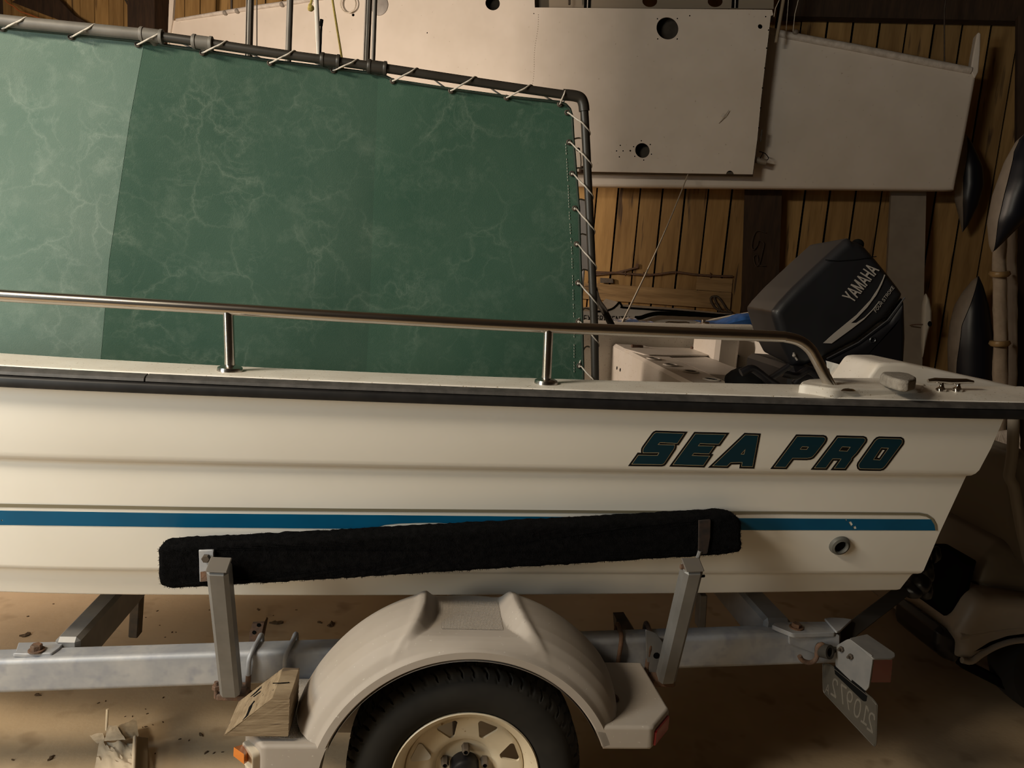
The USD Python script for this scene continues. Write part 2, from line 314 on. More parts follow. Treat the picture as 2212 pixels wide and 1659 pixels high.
# back wall: vertical planks nailed with open dark joints over a dark backing
wp0 = WP(0.0)
wb = thing('wall_back', 'back wall of vertical brown planks with dark joints between them', None, (0, 0, 0), kind='structure')
obj('backing', wp0.extrude(sbox(-9.8, 0, 6.4, H), .03, -.09), BLACK, wb, smooth=False)
PITCHW = .240
u = float(wp0.ab(1530, 415)[0]); u -= PITCHW*math.ceil((u+9.6)/PITCHW)
while u < 6.2:
    gap = rng.uniform(.012, .022)
    t = wp0.extrude(sbox(u+gap/2+rng.uniform(-.003, .003), 0.0, u+PITCHW-gap/2, H), .026, -.03+rng.uniform(-.003, .003))
    obj('plank', t, PLANKS[int(rng.integers(0, 6))], wb, smooth=False)
    u += PITCHW
# other walls, with the wide barn doorway in the left one
wl = cat(cbox((-7.0, -4, 0), (-6.9, -2.6, H), .001), cbox((-7.0, 6.6, 0), (-6.9, 14, H), .001), cbox((-7.0, -2.6, 3.4), (-6.9, 6.6, H), .001))
struct('wall_left', wl, CEIL, label='dark timber left wall around the open doorway')
struct('wall_right', cbox((8.0, -4, 0), (8.1, 7.0, H), .001), CEIL)
struct('wall_front', cbox((-7, -4.0, 0), (8.1, -3.9, H), .001), CEIL)
# posts, girts and braces of the wall, in front of the planks
def wall_beam(a, b, w, c0, c1, material, name, label, bev=.006):
    pl = WP(c0); A, B = pl.ab(*a), pl.ab(*b); d = (B-A)/np.linalg.norm(B-A); s = np.array([-d[1], d[0]])*w/2
    return struct(name, pl.extrude(Polygon([A-s, B-s, B+s, A+s]), c1-c0), material, label=label)
wall_beam((1649, 395), (1636, 780), .36, 0.0, .26, DARKWOOD, 'trim_1', 'dark square timber post on the wall left of the outboard motor')
t1 = WP(.085); a1 = t1.ab(1649, 395); 
wall_beam((337, -60), (338, 200), .42, 0.0, .26, DARKWOOD, 'trim_2', 'black timber post at the top left beside the aircraft wing tip')
pg = WP(.0)
girt_poly = pg.poly([(1200, 606.5), (1580, 632.5), (1577, 668.5), (1200, 641)], .05)
struct('trim_3', pg.extrude(girt_poly, .05), GIRT, label='horizontal nail-studded timber girt across the planks behind the boat')
struct('trim_4', pg.extrude(pg.poly([(1506, 597), (1583, 603), (1580, 632), (1503, 626)], .02), .022), GIRT, label='short board on the planks above the girt')
struct('trim_5', pg.extrude(pg.poly([(60, -14), (125, -6), (163, 34), (205, 58), (190, 66), (100, 33), (30, 6)], .12), .05, .1), DARKWOOD, label='dark diagonal timber brace at the top left corner')
struct('trim_6', cat(tube([pg.hit(268, -6, .1), pg.hit(308, 66, .1)], .012, 6)), DARKSTEEL, label='thin dark diagonal rod on the planks at the top left')
struct('trim_7', pg.extrude(pg.poly([(1690, -60), (2260, -60), (2260, 50), (1690, 38)], .15), .15, .05), DARKWOOD, label='dark beam along the top of the wall at the right')
struct('trim_8', pg.extrude(pg.poly([(2193, 40), (2300, 40), (2290, 1060), (2186, 1060)], .3), .08, .3), DARKWOOD, label='dark post at the right edge')
struct('added_shade_post_9', cbox((-3.12, 4.80, 0), (-2.66, 5.26, H), .01), DARKWOOD, label='added unseen post beside the bow that shades the right side')  # added out of view to keep the far lamp off the right side

# ================================================================ the boat
YC = 3.08
def pxline(pts, y, deg=2):
    w = np.array([onY(px, py, y) for px, py in pts]); return np.polyfit(w[:, 0], w[:, 2], deg)
zl = {'top': pxline([(0, 797), (310, 812), (740, 830), (1100, 847), (1660, 860), (2212, 876)], 1.90),
      'bot': pxline([(0, 838), (310, 851), (740, 866), (1100, 880), (1660, 895), (2100, 905)], 1.90),
      'inn': pxline([(0, 765), (740, 803), (1260, 821), (1740, 832)], 2.10),
      'k1': pxline([(0, 988), (740, 1006), (1300, 1014), (2112, 1026)], 1.98),
      'k3': pxline([(0, 1229), (340, 1235), (1300, 1238), (1990, 1240)], 2.09),
      'b': pxline([(0, 1286), (740, 1291), (1500, 1283), (1880, 1280)], 2.14)}
def ZL(k, x):
    x = np.asarray(x, float); xc = np.clip(x, -1.4, 1.8); z = np.polyval(zl[k], xc)
    slope = np.polyval(np.polyder(zl[k]), -1.4); low = np.maximum(0, -1.4-x)
    rise = {'top': .05, 'bot': .05, 'inn': .05, 'k1': .07, 'k3': .12, 'b': .16}[k]
    return z+rise*low**2-slope*low*0
def HB(x):
    x = np.asarray(x, float); return 1-np.clip((-.75-x)/2.75, 0, 1)**2.3
def YL(Y, x): return YC-(YC-Y)*np.maximum(HB(x), .004)
XB = -3.5
def xend(px, py, Y): return float(onY(px, py, Y)[0])
S = np.unique(np.r_[np.linspace(0, .6, 22), np.linspace(.6, .985, 40), 1-np.array([.012, .008, .005, .003, .0015, 0])])
LINES = [  # (Y, z key, dz, end pixel)
    (1.930, 'bot', .020, (2168, 905)), (1.930, 'bot', -.004, (2168, 905)), (1.952, 'k1', .085, (2140, 970)), (1.974, 'k1', .016, (2116, 1012)), (1.980, 'k1', .004, (2108, 1020)),
    (1.986, 'k1', -.004, (2098, 1026)), (2.003, 'k1', -.010, (2087, 1030)), (2.008, 'k1', -.022, (2083, 1038)), (2.045, 'k3', .145, (2030, 1145)), (2.084, 'k3', .014, (1996, 1228)), (2.090, 'k3', .003, (1990, 1237)), (2.098, 'k3', -.003, (1982, 1243)),
    (2.120, 'k3', -.010, (1972, 1249)), (2.128, 'k3', -.022, (1965, 1256)), (2.150, 'b', .004, (1944, 1274)), (2.165, 'b', -.006, (1936, 1279)), (2.26, 'b', -.012, (1930, 1281))]
def hull_side(mirror=False):
    P = []
    for Y, key, dz, e in LINES:
        xe = xend(*e, Y); x = XB+S*(xe-XB); y = YL(Y, x); z = ZL(key, x)+dz
        if mirror: y = 2*YC-y
        P.append(np.stack([x, y, z], 1))
    xe = P[-1][-1, 0]; x = XB+S*(xe-XB); keel = np.stack([x, np.full(len(x), YC), ZL('b', x)-.09*np.clip(HB(x)*1.2, 0, 1)], 1)
    P.append(keel); return np.stack(P, 1)
A_, B_ = hull_side(), hull_side(True)
trans = np.vstack([A_[-1], B_[-1][::-1][1:]])
cpt = trans.mean(0); nt = len(trans)
tr = tri(np.vstack([trans, cpt]), [[i, i+1, nt] for i in range(nt-1)]+[[nt-1, 0, nt]])
hullm = cat(grid(A_), grid(B_, flip=True), tr)
boat = thing('boat', 'white fibreglass motorboat with a blue stripe and black rub rail on the trailer', 'boat', (0.2, YC, .45))
hull = obj('hull', hullm, GEL, boat, smooth=30)
# panels of the hull as depth of (x, z): decals follow them
def panel_y(x, z, upper):
    Ls = LINES[1:5] if upper else LINES[7:10]
    zz = np.array([ZL(k, x)+dz for Y, k, dz, e in Ls]); yy = np.array([float(YL(Y, x)) for Y, k, dz, e in Ls])
    return float(np.interp(z, zz[::-1], yy[::-1]))
def on_hull(px, py, upper, off=.0015):
    y = 1.96 if upper else 2.03
    for _ in range(5):
        p = onY(px, py, y); y = panel_y(p[0], p[2], upper)
    p = onY(px, py, y-off); return p
def decal(poly_px, upper, off, cx=24.0, cy=5.0):
    out = []
    for g0_ in getattr(poly_px, 'geoms', [poly_px]):
        if g0_.is_empty: continue
        x0, y0, x1, y1 = g0_.bounds
        for yy in np.arange(math.floor(y0/cy)*cy, y1, cy):
            row = g0_.intersection(sbox(x0-1, yy, x1+1, yy+cy))
            for xx in np.arange(math.floor(x0/cx)*cx, x1, cx):
                c_ = row.intersection(sbox(xx, yy-1, xx+cx, yy+cy+1))
                for g in getattr(c_, 'geoms', [c_]):
                    if g.geom_type != 'Polygon' or g.area < .003: continue
                    v, f = trimesh.creation.triangulate_polygon(g, engine='earcut')
                    t = tri([on_hull(p_, q_, upper, off) for p_, q_ in v], f)
                    out.append(t if t.face_normals[:, 1].mean() < 0 else tri(t.vertices, np.asarray(t.faces)[:, ::-1]))
    return trimesh.util.concatenate(out)
# blue stripe with a scrape, and the thin line over it that curls round its end
def band(top, bot, n=90, upper=False, off=.0015):
    xs = np.linspace(max(top[0][0], bot[0][0]), min(top[-1][0], bot[-1][0]), n)
    tp = np.interp(xs, *np.array(top).T); bp = np.interp(xs, *np.array(bot).T)
    V = np.array([[on_hull(x, a+(b-a)*q, upper, off) for q in (0, .5, 1)] for x, a, b in zip(xs, tp, bp)])
    return grid(V, flip=True) if np.cross(V[1, 0]-V[0, 0], V[0, 1]-V[0, 0])[1] < 0 and False else grid(V)
def facing(t):
    return t if t.face_normals[:, 1].mean() < 0 else tri(t.vertices, np.asarray(t.faces)[:, ::-1])
stripe_px = Polygon([(-150, 1101), (0, 1103), (400, 1109), (740, 1112), (1160, 1116), (1600, 1119.5), (2012, 1122), (2020, 1130), (2023, 1138), (2023, 1146), (1600, 1145), (1200, 1144), (1010, 1143), (740, 1142), (400, 1139), (0, 1134), (-150, 1132)])
scrape = Polygon([(760, 1144), (812, 1140), (830, 1134), (860, 1131), (900, 1129.5), (940, 1129), (976, 1131), (972, 1133), (945, 1132.5), (933, 1135), (920, 1135), (905, 1138), (893, 1142), (880, 1146), (790, 1148)])
chips = [Polygon([(1833, 1128), (1838, 1126), (1842, 1133), (1838, 1137)]), Polygon([(1826, 1122), (1829, 1122), (1828, 1127)]), Polygon([(1843, 1138), (1848, 1136), (1850, 1142), (1844, 1143)]), Point(4, 1124).buffer(1.5)]
sp = stripe_px.difference(unary_union([scrape]+chips))
def strips(poly, w=40):
    x0, y0, x1, y1 = poly.bounds; out = []
    for x in np.arange(x0, x1, w):
        g = poly.intersection(sbox(x, y0-1, min(x+w, x1), y1+1))
        out += [q for q in getattr(g, 'geoms', [g]) if q.geom_type == 'Polygon' and q.area > .01]
    return out
obj('blue_stripe', decal(sp, False, .0012, 40.0, 12.0), BLUEDEC, boat, label='blue stripe along the hull side')
o_ = [(-150, 1085.5), (0, 1088), (400, 1095), (740, 1098.5), (1300, 1102.5), (1700, 1105), (1985, 1107.5), (2003, 1111), (2016, 1120), (2023, 1133), (2024.5, 1146)]
i_ = [(2020.5, 1146), (2018.5, 1134), (2011, 1122), (2000, 1115.5), (1985, 1113), (1700, 1110.5), (1300, 1108.5), (740, 1105), (400, 1102), (0, 1095.5), (-150, 1093)]
obj('pinstripe', decal(Polygon(o_+i_), False, .0020, 40.0, 8.0), PINDEC, boat, label='thin grey gold line above the blue stripe')
# lettering SEA PRO
def z1(pts, ox, oy=920.0, s=6.9125): return [(ox+a/s, oy+b/s) for a, b in pts]
def rnd(poly, r): return poly.buffer(-r, join_style=1).buffer(r, join_style=1)
Sx = z1([(45, 600), (190, 398), (240, 402), (237, 370), (243, 335), (262, 300), (400, 110), (425, 85), (460, 70), (936, 86), (802, 288), (772, 290), (770, 320), (760, 352), (615, 570), (590, 596), (550, 607)], 1350)
S_slot1 = z1([(486, 282), (520, 244), (780, 262), (760, 275)], 1350); S_slot2 = z1([(260, 402), (512, 402), (490, 442), (240, 438)], 1350)
Ex = z1([(660, 607), (1035, 90), (1560, 102), (1420, 300), (1370, 304), (1290, 418), (1320, 424), (1185, 622)], 1350)
Ax = z1([(1238, 625), (1785, 104), (2028, 114), (1930, 640), (1706, 634), (1716, 574), (1590, 578), (1538, 630)], 1350)
Px = z1([(96, 643), (482, 127), (890, 136), (930, 150), (950, 185), (945, 225), (925, 262), (795, 430), (745, 485), (700, 505), (640, 512), (445, 510), (340, 648)], 1650)
Rx = z1([(698, 655), (1090, 142), (1490, 152), (1530, 168), (1546, 205), (1538, 245), (1400, 430), (1340, 490), (1332, 520), (1226, 665), (994, 662), (1098, 522), (1042, 520), (940, 660)], 1650)
Ox = z1([(1384, 590), (1395, 550), (1640, 205), (1680, 170), (1720, 158), (2050, 166), (2088, 190), (2100, 230), (2090, 275), (1830, 625), (1790, 660), (1740, 674), (1430, 668), (1395, 640)], 1650)
O_hole = Polygon(z1([(1690, 476), (1770, 358), (1806, 360), (1722, 478)], 1650))
def slot(pts, ox): return Polygon(z1(pts, ox))
faces_cut = {'S': [slot([(486, 282), (525, 243), (800, 262), (800, 285), (690, 288)], 1350), slot([(200, 400), (512, 400), (488, 444), (190, 440)], 1350)],
             'E': [slot([(1086, 302), (1120, 260), (1440, 272), (1420, 306)], 1350), slot([(995, 446), (1030, 405), (1310, 416), (1290, 456)], 1350)],
             'A': [slot([(1725, 424), (1800, 345), (1778, 428)], 1350)],
             'P': [slot([(536, 352), (572, 306), (672, 312), (640, 356)], 1650)], 'R': [slot([(1118, 376), (1170, 308), (1296, 314), (1246, 382)], 1650)],
             'O': [slot([(1630, 506), (1762, 325), (1868, 330), (1730, 512)], 1650)]}
for ch, pts in (('S', Sx), ('E', Ex), ('A', Ax), ('P', Px), ('R', Rx), ('O', Ox)):
    po = Polygon(pts).buffer(0)
    if ch == 'O': po = po.difference(O_hole)
    lt = obj('letter', decal(po, True, .0008), BLKDEC, boat, smooth=False)
    cut = unary_union(faces_cut[ch])
    gold = po.buffer(-3.7, join_style=2).difference(cut.buffer(-1.0, join_style=2)); teal = gold.buffer(-1.1, join_style=2).difference(cut.buffer(.15))
    obj('letter_rim', decal(gold, True, .0014), GOLDDEC, lt, smooth=False)
    obj('letter_face', decal(teal, True, .0020), TEALDEC, lt, smooth=False)
# drain fitting
def fit_on(px, py): 
    p = on_hull(px, py, False, 0.0); return p
p = fit_on(1813, 1177); ax_ = np.array([.02, -1, -.25]); ax_ /= np.linalg.norm(ax_)
obj('drain_fitting', lathe([(.0185, .012), (.0175, -.004), (.0175, .010), (.021, .014), (.028, .011), (.0315, .002), (.0315, -.004)], p, ax_, 40), mat('drain_grey', (.10, .10, .09), rough=.5), boat)
obj('drain_hole', disc(p-ax_*.001, ax_, .0185, .004, 32), BLACK, boat)

# deck, gunwales and cockpit
obj('helm_console', cat(cbox((-1.0, 2.68, .80), (-.22, 3.66, 1.62), .04), cbox((-.95, 2.8, 1.58), (-.55, 3.55, 1.95), .05)), GELIN, boat)
SD = np.r_[np.linspace(0, .55, 18), np.linspace(.57, 1, 26)]
XD = 1.76
def deck_side(mirror=False):
    P = []
    for Y, key, dz, xe in [(1.928, 'bot', .0, XD), (1.924, 'top', -.006, XD), (1.932, 'top', .004, XD), (1.95, 'top', .006, XD), (2.085, 'inn', .004, XD), (2.108, 'inn', -.002, XD), (2.118, 'inn', -.016, XD), (2.125, 'inn', -.10, 1.60), (2.19, 'inn', -.545, 1.40)]:
        x = XB+.05+SD*(xe-XB-.05); z = ZL(key, x)+dz; y = YL(Y, x)
        P.append(np.stack([x, 2*YC-y if mirror else y, z], 1))
    return np.stack(P, 1)
dA, dB = deck_side(), deck_side(True)
fl = grid(np.stack([dA[:, -1], (dA[:, -1]+dB[:, -1])/2, dB[:, -1]], 1))
deckm = cat(grid(dA), grid(dB, flip=True))
obj('gunwale', deckm, GELDECK, boat, smooth=40)
obj('cockpit_floor', fl, GELIN, boat, smooth=False)
# rub rail
def rail_sweep(prof, x0, x1, mirror=False, n=60):
    x = np.linspace(x0, x1, n); P = []
    for dy, a, dz in prof:
        z = (1-a)*ZL('bot', x)+a*ZL('top', x)+dz; y = YL(1.925, x)-dy
        P.append(np.stack([x, 2*YC-y if mirror else y, z], 1))
    P = np.stack(P, 1); g = grid(P, flip=mirror)
    e = P[-1]; c = e.mean(0); k = len(e); cap = tri(np.vstack([e, c]), [[i, (i+1) % k, k] for i in range(k)])
    return cat(g, cap)
body = [(-.01, .02, 0), (.020, .0, .0), (.028, .06, 0), (.031, .25, 0), (.030, .50, 0), (.026, .62, 0), (.018, .66, 0), (-.01, .70, 0)]
lip = [(-.01, .62, 0), (.020, .64, 0), (.024, .70, 0), (.022, .86, 0), (.014, .97, 0), (.0, 1.02, 0), (-.012, 1.04, 0)]
XR = 1.70
rr = obj('rub_rail', cat(rail_sweep(body, -3.4, XR), rail_sweep(body, -3.4, XR, True)), RUBRAIL, boat, smooth=40)
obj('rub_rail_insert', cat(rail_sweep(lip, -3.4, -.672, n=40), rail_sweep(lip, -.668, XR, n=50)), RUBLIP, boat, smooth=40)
# stern corner: raised bulwark with a sloping top, tapering aft
bul = YP(2.20)
bp = bul.poly([(1858, 842), (1875, 818), (1893, 792), (1899, 786), (1912, 783.5), (1958, 784), (2010, 795), (2085, 811), (2160, 828), (2230, 843), (2230, 870), (1858, 870)])
bulm = puff(bul, bp, -.20, .0, .012, n=140, taper0=.0)
obj('stern_bulwark', bulm, GELIN, boat, smooth=35)
pad = ZP(float(ZL('inn', 1.3)))
obj('corner_pad', puff(pad, pad.poly([(1726, 838), (1730, 832), (1745, 827), (1800, 824), (1900, 824), (2000, 838), (1990, 850), (1800, 848)]), -.03, .012, .008, n=60), GELDECK, boat, smooth=35)
# transom wall across the stern, low in the middle for the motor
zt = float(ZL('inn', 1.6))
obj('transom_wall', cat(cbox((1.40, 2.20, .95), (1.52, 2.55, zt-.02), .02), cbox((1.40, 2.5, .9), (1.52, 3.66, zt-.17), .02), cbox((1.40, 3.61, .95), (1.52, 3.96, zt-.02), .02)), GELIN, boat)
# aft bench with its rod-holder holes
ZBN = 1.288
bx = onX(1305, 747, .985)
bench = obj('aft_bench', cat(cbox((.985, 2.16, .80), (1.17, 4.035, ZBN), .014), cbox((1.16, 3.05, .80), (1.40, 4.035, ZBN-.004), .012)), GELIN, boat)
for px, py in [(1413, 776), (1449, 789.5), (1492, 804), (1537, 821)]:
    q = onZ(px, py, ZBN)
    h_ = obj('rod_holder', lathe([(.036, .001), (.034, .006), (.026, .006), (.024, .001)], q, (0, 0, 1), 28), GELIN, boat)
    obj('rod_holder_hole', disc(q, (0, 0, 1), .0255, .0035, 24), BLACK, h_)
q = onX(1309, 783, .985)
dp = obj('deck_plate', lathe([(1e-5, .008), (.072, .009), (.078, .006), (.080, .003), (.098, .006), (.104, .003), (.104, 0)], q, (-1, 0, 0), 48), GELIN, boat)
obj('latch', cat(disc(q+np.array([-.007, 0, -.012]), (-1, 0, 0), .020, .004), cbox(q+np.array([-.012, -.007, 0]), q+np.array([-.006, .007, .05]), .003)), mat('latch_grey', (.42, .37, .31), rough=.4), dp)
for px, py in [(1333, 795), (1340, 799)]:
    obj('bolt_hole', disc(onX(px, py, .985)-np.array([0.0, 0, 0]), (-1, 0, 0), .009, .002, 16), BLACK, boat)
# hinges and clasp on the bench lid
obj('bench_lid', puff(ZP(ZBN), ZP(ZBN).poly([(1345, 754), (1395, 768), (1440, 770), (1590, 768), (1640, 776), (1590, 757), (1420, 752)]), -.002, .006, .004, n=60), GELIN, boat)
for px, py in [(1376, 750), (1504, 754)]:
    q = onZ(px, py, ZBN+.006); obj('hinge', cbox(q-np.array([.03, .012, .004]), q+np.array([.03, .012, .012]), .003), RUST, boat)
q = onZ(1542, 752, ZBN+.006); obj('clasp', cat(cbox(q-np.array([.02, .012, .004]), q+np.array([.02, .012, .035]), .004), cbox(q+np.array([.02, -.01, 0]), q+np.array([.06, .008, .014]), .004)), mat('rust_brown', (.25, .13, .07), rough=.7), boat)
# far side of the motor well
wy = YP(3.95); wpoly = wy.poly([(1578, 735), (1702, 738), (1690, 775), (1668, 822), (1660, 823), (1648, 812), (1630, 797), (1612, 798), (1600, 790), (1585, 775)])
obj('well_side', puff(wy, wpoly, -.08, .0, .012, n=90), GELIN, boat)
q = YP(3.93); obj('well_bracket', q.extrude(q.poly([(1598, 774), (1616, 777), (1616, 788), (1603, 787), (1602, 795), (1597, 795)]), .03), GELIN, boat)
# grab rail with its posts and feet
RY = 2.0
rail_px = [(-420, 610), (-200, 625), (0, 638), (250, 653), (500, 668), (740, 683), (1100, 703), (1400, 716), (1660, 726), (1700, 729), (1728, 737), (1750, 754), (1764, 777), (1779, 806), (1797, 838)]
grab = obj('grab_rail', tube(smooth_path([onY(a, b, RY) for a, b in rail_px], 6), .0152, 20), STEEL, boat, smooth=50)
for (a, b), (c, d) in [((493, 668), (497, 795)), ((1185, 707), (1180, 823)), ((-230, 623), (-215, 770))]:
    P0, P1 = onY(a, b, RY), onY(c, d, RY)
    obj('rail_post', cyl(P1-np.array([0, 0, .01]), P0, .0132, 18), STEEL, grab)
    obj('rail_foot', lathe([(1e-5, .012), (.018, .012), (.030, .006), (.032, 0), (.032, -.01)], P1-np.array([0, 0, .004]), (0, 0, 1), 28), STEEL, grab)
P1 = onY(1798, 838, RY); obj('rail_foot', lathe([(1e-5, .012), (.018, .012), (.030, .006), (.032, 0), (.032, -.01)], P1-np.array([0, 0, .006]), (0, 0, 1), 28), STEEL, grab)
# cleats
def cleat(y, px0, px1, pyb, pyt, nm, par):
    A, B = onY(px0, pyt, y), onY(px1, pyt+ (3 if px1 > 1900 else 1.2), y); c = (A+B)/2; L = np.linalg.norm(B-A); d = (B-A)/L
    horn = tube([A, A+d*L*.15+np.array([0, 0, .002]), c, B-d*L*.15+np.array([0, 0, .002]), B], [.005, .0075, .009, .0075, .005], 14)
    e = obj(nm, horn, CHROME, par, smooth=50)
    for s in (-.18, .18):
        q = c+d*L*s; zb = onY(px0+(px1-px0)*(.5+s), pyb, y)[2]
        obj('cleat_leg', lathe([(.007, q[2]), (.006, q[2]*.5+zb*.5), (.009, zb+.004), (.014, zb), (.014, zb-.01)], (q[0], q[1], 0), (0, 0, 1), 18), CHROME, e)
cleat(2.03, 2004, 2102, 840, 822.5, 'cleat', boat)
cleat(4.10, 1437, 1489, 707.5, 697, 'cleat', boat)
# flush fittings on the near gunwale
for px, py in [(1812, 834), (1848, 829)]:
    q = onZ(px, py, float(ZL('inn', 1.2))+.016); obj('deck_cap', lathe([(1e-5, .005), (.032, .006), (.040, .004), (.046, 0)], q-np.array([0, 0, .006]), (0, 0, 1), 32), CHROME, boat)
obj('deck_cap', lathe([(1e-5, .006), (.03, .006), (.04, 0)], onY(1345, 702, 4.1), (0, 0, 1), 28), CHROME, boat)
obj('winch_cleat', cat(lathe([(1e-5, .03), (.02, .03), (.024, .022), (.014, .012), (.04, .004), (.042, 0)], onY(1523, 707, 4.1), (0, 0, 1), 24), disc(onY(1519, 702, 4.1), (0, 0, 1), .012, .03)), CHROME, boat)

# ================================================================ pipe frame of the shade, its canvas and lacing
FY = 2.42
frame = thing('pipe_frame', 'grey pipe frame with tee fittings that the green canvas is laced to', 'frame', (0.38, FY, float(ZL('inn', .4))))
topA = [(-930, -66), (-420, -8), (-200, 18), (0, 44), (150, 59), (325, 76)]
topB = [(325, 76), (440, 92), (580, 113), (715, 131), (815, 145), (1000, 173), (1130, 192), (1228, 206)]
cpts = lambda L, y: [onY(a, b, y) for a, b in L]
obj('top_pipe', tube(smooth_path(cpts(topA, FY), 4), .0165, 16), PVCDUST, frame, smooth=50, label='dusty lighter length of the top pipe')
obj('top_pipe', tube(smooth_path(cpts(topB, FY), 4), .0132, 16), PVC, frame, smooth=50)
elb = [(1216, 204.5), (1240, 207), (1254, 212), (1260, 224), (1262, 240)]
obj('elbow', tube(smooth_path(cpts(elb, FY), 6), .0165, 18), PVC, frame, smooth=50)
obj('upright_pipe', tube(smooth_path(cpts([(1262, 236), (1268, 350), (1275, 500), (1281, 640), (1284, 720), (1286, 850)], FY), 4), .0130, 16), PVC, frame, smooth=50)
def tee(px, py, dx, up):
    A, B = onY(px-dx, py-dx*.135, FY), onY(px+dx, py+dx*.135, FY); c = (A+B)/2
    t = cat(cyl(A, B, .0185, 20), cyl(c, c+np.array([-.004, .045, -.010]), .0185, 20), lathe([(.014, -.002), (.0205, 0), (.0205, .007), (.018, .010)], A, A-B, 20), lathe([(.018, -.010), (.0205, -.007), (.0205, 0), (.014, .002)], B, B-A, 20), tube([c+np.array([-.004, .04, -.010]), c+np.array([-.03, 1.2, .02])], .0132, 14))
    return obj('tee_fitting', t, PVCDUST if up else PVC, frame, smooth=45)
for px, py, dx, up in [(331, 77, 21, True), (441, 92.5, 18, True), (717, 131.5, 17, False), (818, 146, 17, False)]: tee(px, py, dx, up)
brace = cpts([(1283, 640), (1296, 655), (1303, 668), (1318, 696), (1330, 720)], 2.9)
obj('brace_pipe', tube(smooth_path([onY(1282, 625, FY), onY(1290, 650, 2.6)]+brace[2:], 5), .013, 12), PVC, frame, smooth=50)

CY_ = 2.44
TOPE = [(-930, -50), (-420, 8), (-200, 30), (0, 58), (150, 72), (300, 88), (440, 108), (580, 129), (720, 146), (800, 156), (832, 163), (850, 172), (975, 191), (1094, 207), (1180, 216), (1208, 219), (1222, 224), (1231, 234), (1236, 250)]
RIGHTE = [(1236, 250), (1240, 300), (1246, 375), (1252, 450), (1254, 530), (1257, 611), (1259, 694), (1261, 790), (1262, 880)]
BOTE = [(1262, 880), (800, 860), (200, 850), (-420, 830), (-930, 800)]
canvas = thing('canvas_curtain', 'dark green canvas side curtain of three panels laced inside the pipe frame', 'curtain', tuple(onY(500, 815, CY_)))
outline = Polygon(TOPE+RIGHTE[1:]+BOTE[1:])
def billow(px, py): return .012*math.sin(px/260.+.6)*math.sin((py-40)/300.)+.006*math.sin(px/90.+py/160.)*(1 if py > 150 else .3)
def cpt_(px, py, off=0.0): return onY(px, py, CY_+billow(px, py)-off)
def canvas_mesh(poly, off):
    out = []; x0, y0, x1, y1 = poly.bounds
    nx = 34.0
    for xx in np.arange(math.floor(x0/nx)*nx, x1, nx):
        for yy in np.arange(math.floor(y0/nx)*nx, y1, nx):
            g = poly.intersection(sbox(xx, yy, xx+nx, yy+nx))
            for q in getattr(g, 'geoms', [g]):
                if q.geom_type != 'Polygon' or q.area < .01: continue
                v, f = trimesh.creation.triangulate_polygon(q, engine='earcut'); out.append(tri([cpt_(a, b, off) for a, b in v], f))
    return facing(cat(out))
bl = [(312, -50), (310, 100), (280, 260), (236, 560), (218, 770), (212, 900)]; br = [(818, 60), (817, 165), (808, 400), (797, 700), (786, 900)]
PA = outline.intersection(Polygon([(-1000, -200)]+bl+[(-1000, 1000)]))
PB = outline.intersection(Polygon([(x-3, y) for x, y in bl]+[(x+3, y) for x, y in br][::-1])); PCn = outline.intersection(Polygon(br+[(1400, 1000), (1400, -100)]))
obj('panel', canvas_mesh(PA, .0006), CURT_F, canvas, smooth=True, label='faded pale green panel')
obj('panel', canvas_mesh(PB, 0.0), CURT_G, canvas, smooth=True); obj('panel', canvas_mesh(PCn, .0006), CURT_D, canvas, smooth=True, label='deepest green panel')
edge = [(a, b+1.5) for a, b in TOPE]+[(a-1.5, b) for a, b in RIGHTE[1:]]
obj('hem', tube([cpt_(a, b, .004) for a, b in LineString(edge).segmentize(12).coords], .0042, 8), HEM, canvas, smooth=True)
st = []
for px, py in LineString([(1222, 310), (1227, 400), (1230, 470), (1235, 545), (1238, 650), (1240, 700), (1240, 800)]).segmentize(6.5).coords:
    if rng.random() < .75: st.append(tube([cpt_(px, py, .003), cpt_(px+.3, py+4, .003)], .0008, 4))
obj('stitching', cat(st), ROPE, canvas, smooth=False, kind='stuff')
GR = [(-870, -36), (-725, -18), (-580, 2), (-435, 20), (-290, 38), (-140, 50), (5, 62), (153, 80), (297, 96), (437, 114), (583, 136), (720, 152), (848, 175), (974, 196), (1094, 211), (1209, 225)]
GRR = [(1225, 243), (1229, 307), (1235, 375), (1241, 450), (1245, 527), (1248, 611), (1249, 694), (1251, 790)]
for a, b in GR+GRR:
    q = cpt_(a, b, .004); g_ = obj('grommet', lathe([(.0045, .0), (.0045, .003), (.006, .0042), (.0082, .003), (.0088, 0)], q, (0, -1, 0), 18), DARKSTEEL, canvas, smooth=45)
def lace(seq): return tube(smooth_path(seq, 6), .0026, 7)
seq = []
for i, (a, b) in enumerate(GR):
    tx, ty = (a+52, b-27) if i < 15 else (a+13, b-22)
    py_pipe = float(np.interp(tx, [-930, -420, 0, 325, 815, 1230], [-66, -8, 44, 76, 145, 206]))
    hw = 11 if tx < 330 else 9
    pm = [onY(tx-(tx-a)*q, b+(py_pipe-hw-b)*(1-q), FY-.019+.012*(q > .75)) for q in (.62, .42, .22)]
    ptop = onY(tx, py_pipe-hw-1, FY-.006); nxt = GR[i+1] if i+1 < len(GR) else GRR[0]
    sl_ = .13*1.0
    seq += [cpt_(a, b, .006)]+pm+[ptop, onY(tx+9, py_pipe-hw*.55+1, FY+.017), onY(tx+28, py_pipe+2+28*sl_*.5, FY+.020), onY(a+(nxt[0]-a)*.72, py_pipe+hw+(a+(nxt[0]-a)*.72-tx)*sl_+1, FY+.019), onY(nxt[0]-9, nxt[1]-4, CY_+.014)]
lacing_seq = seq
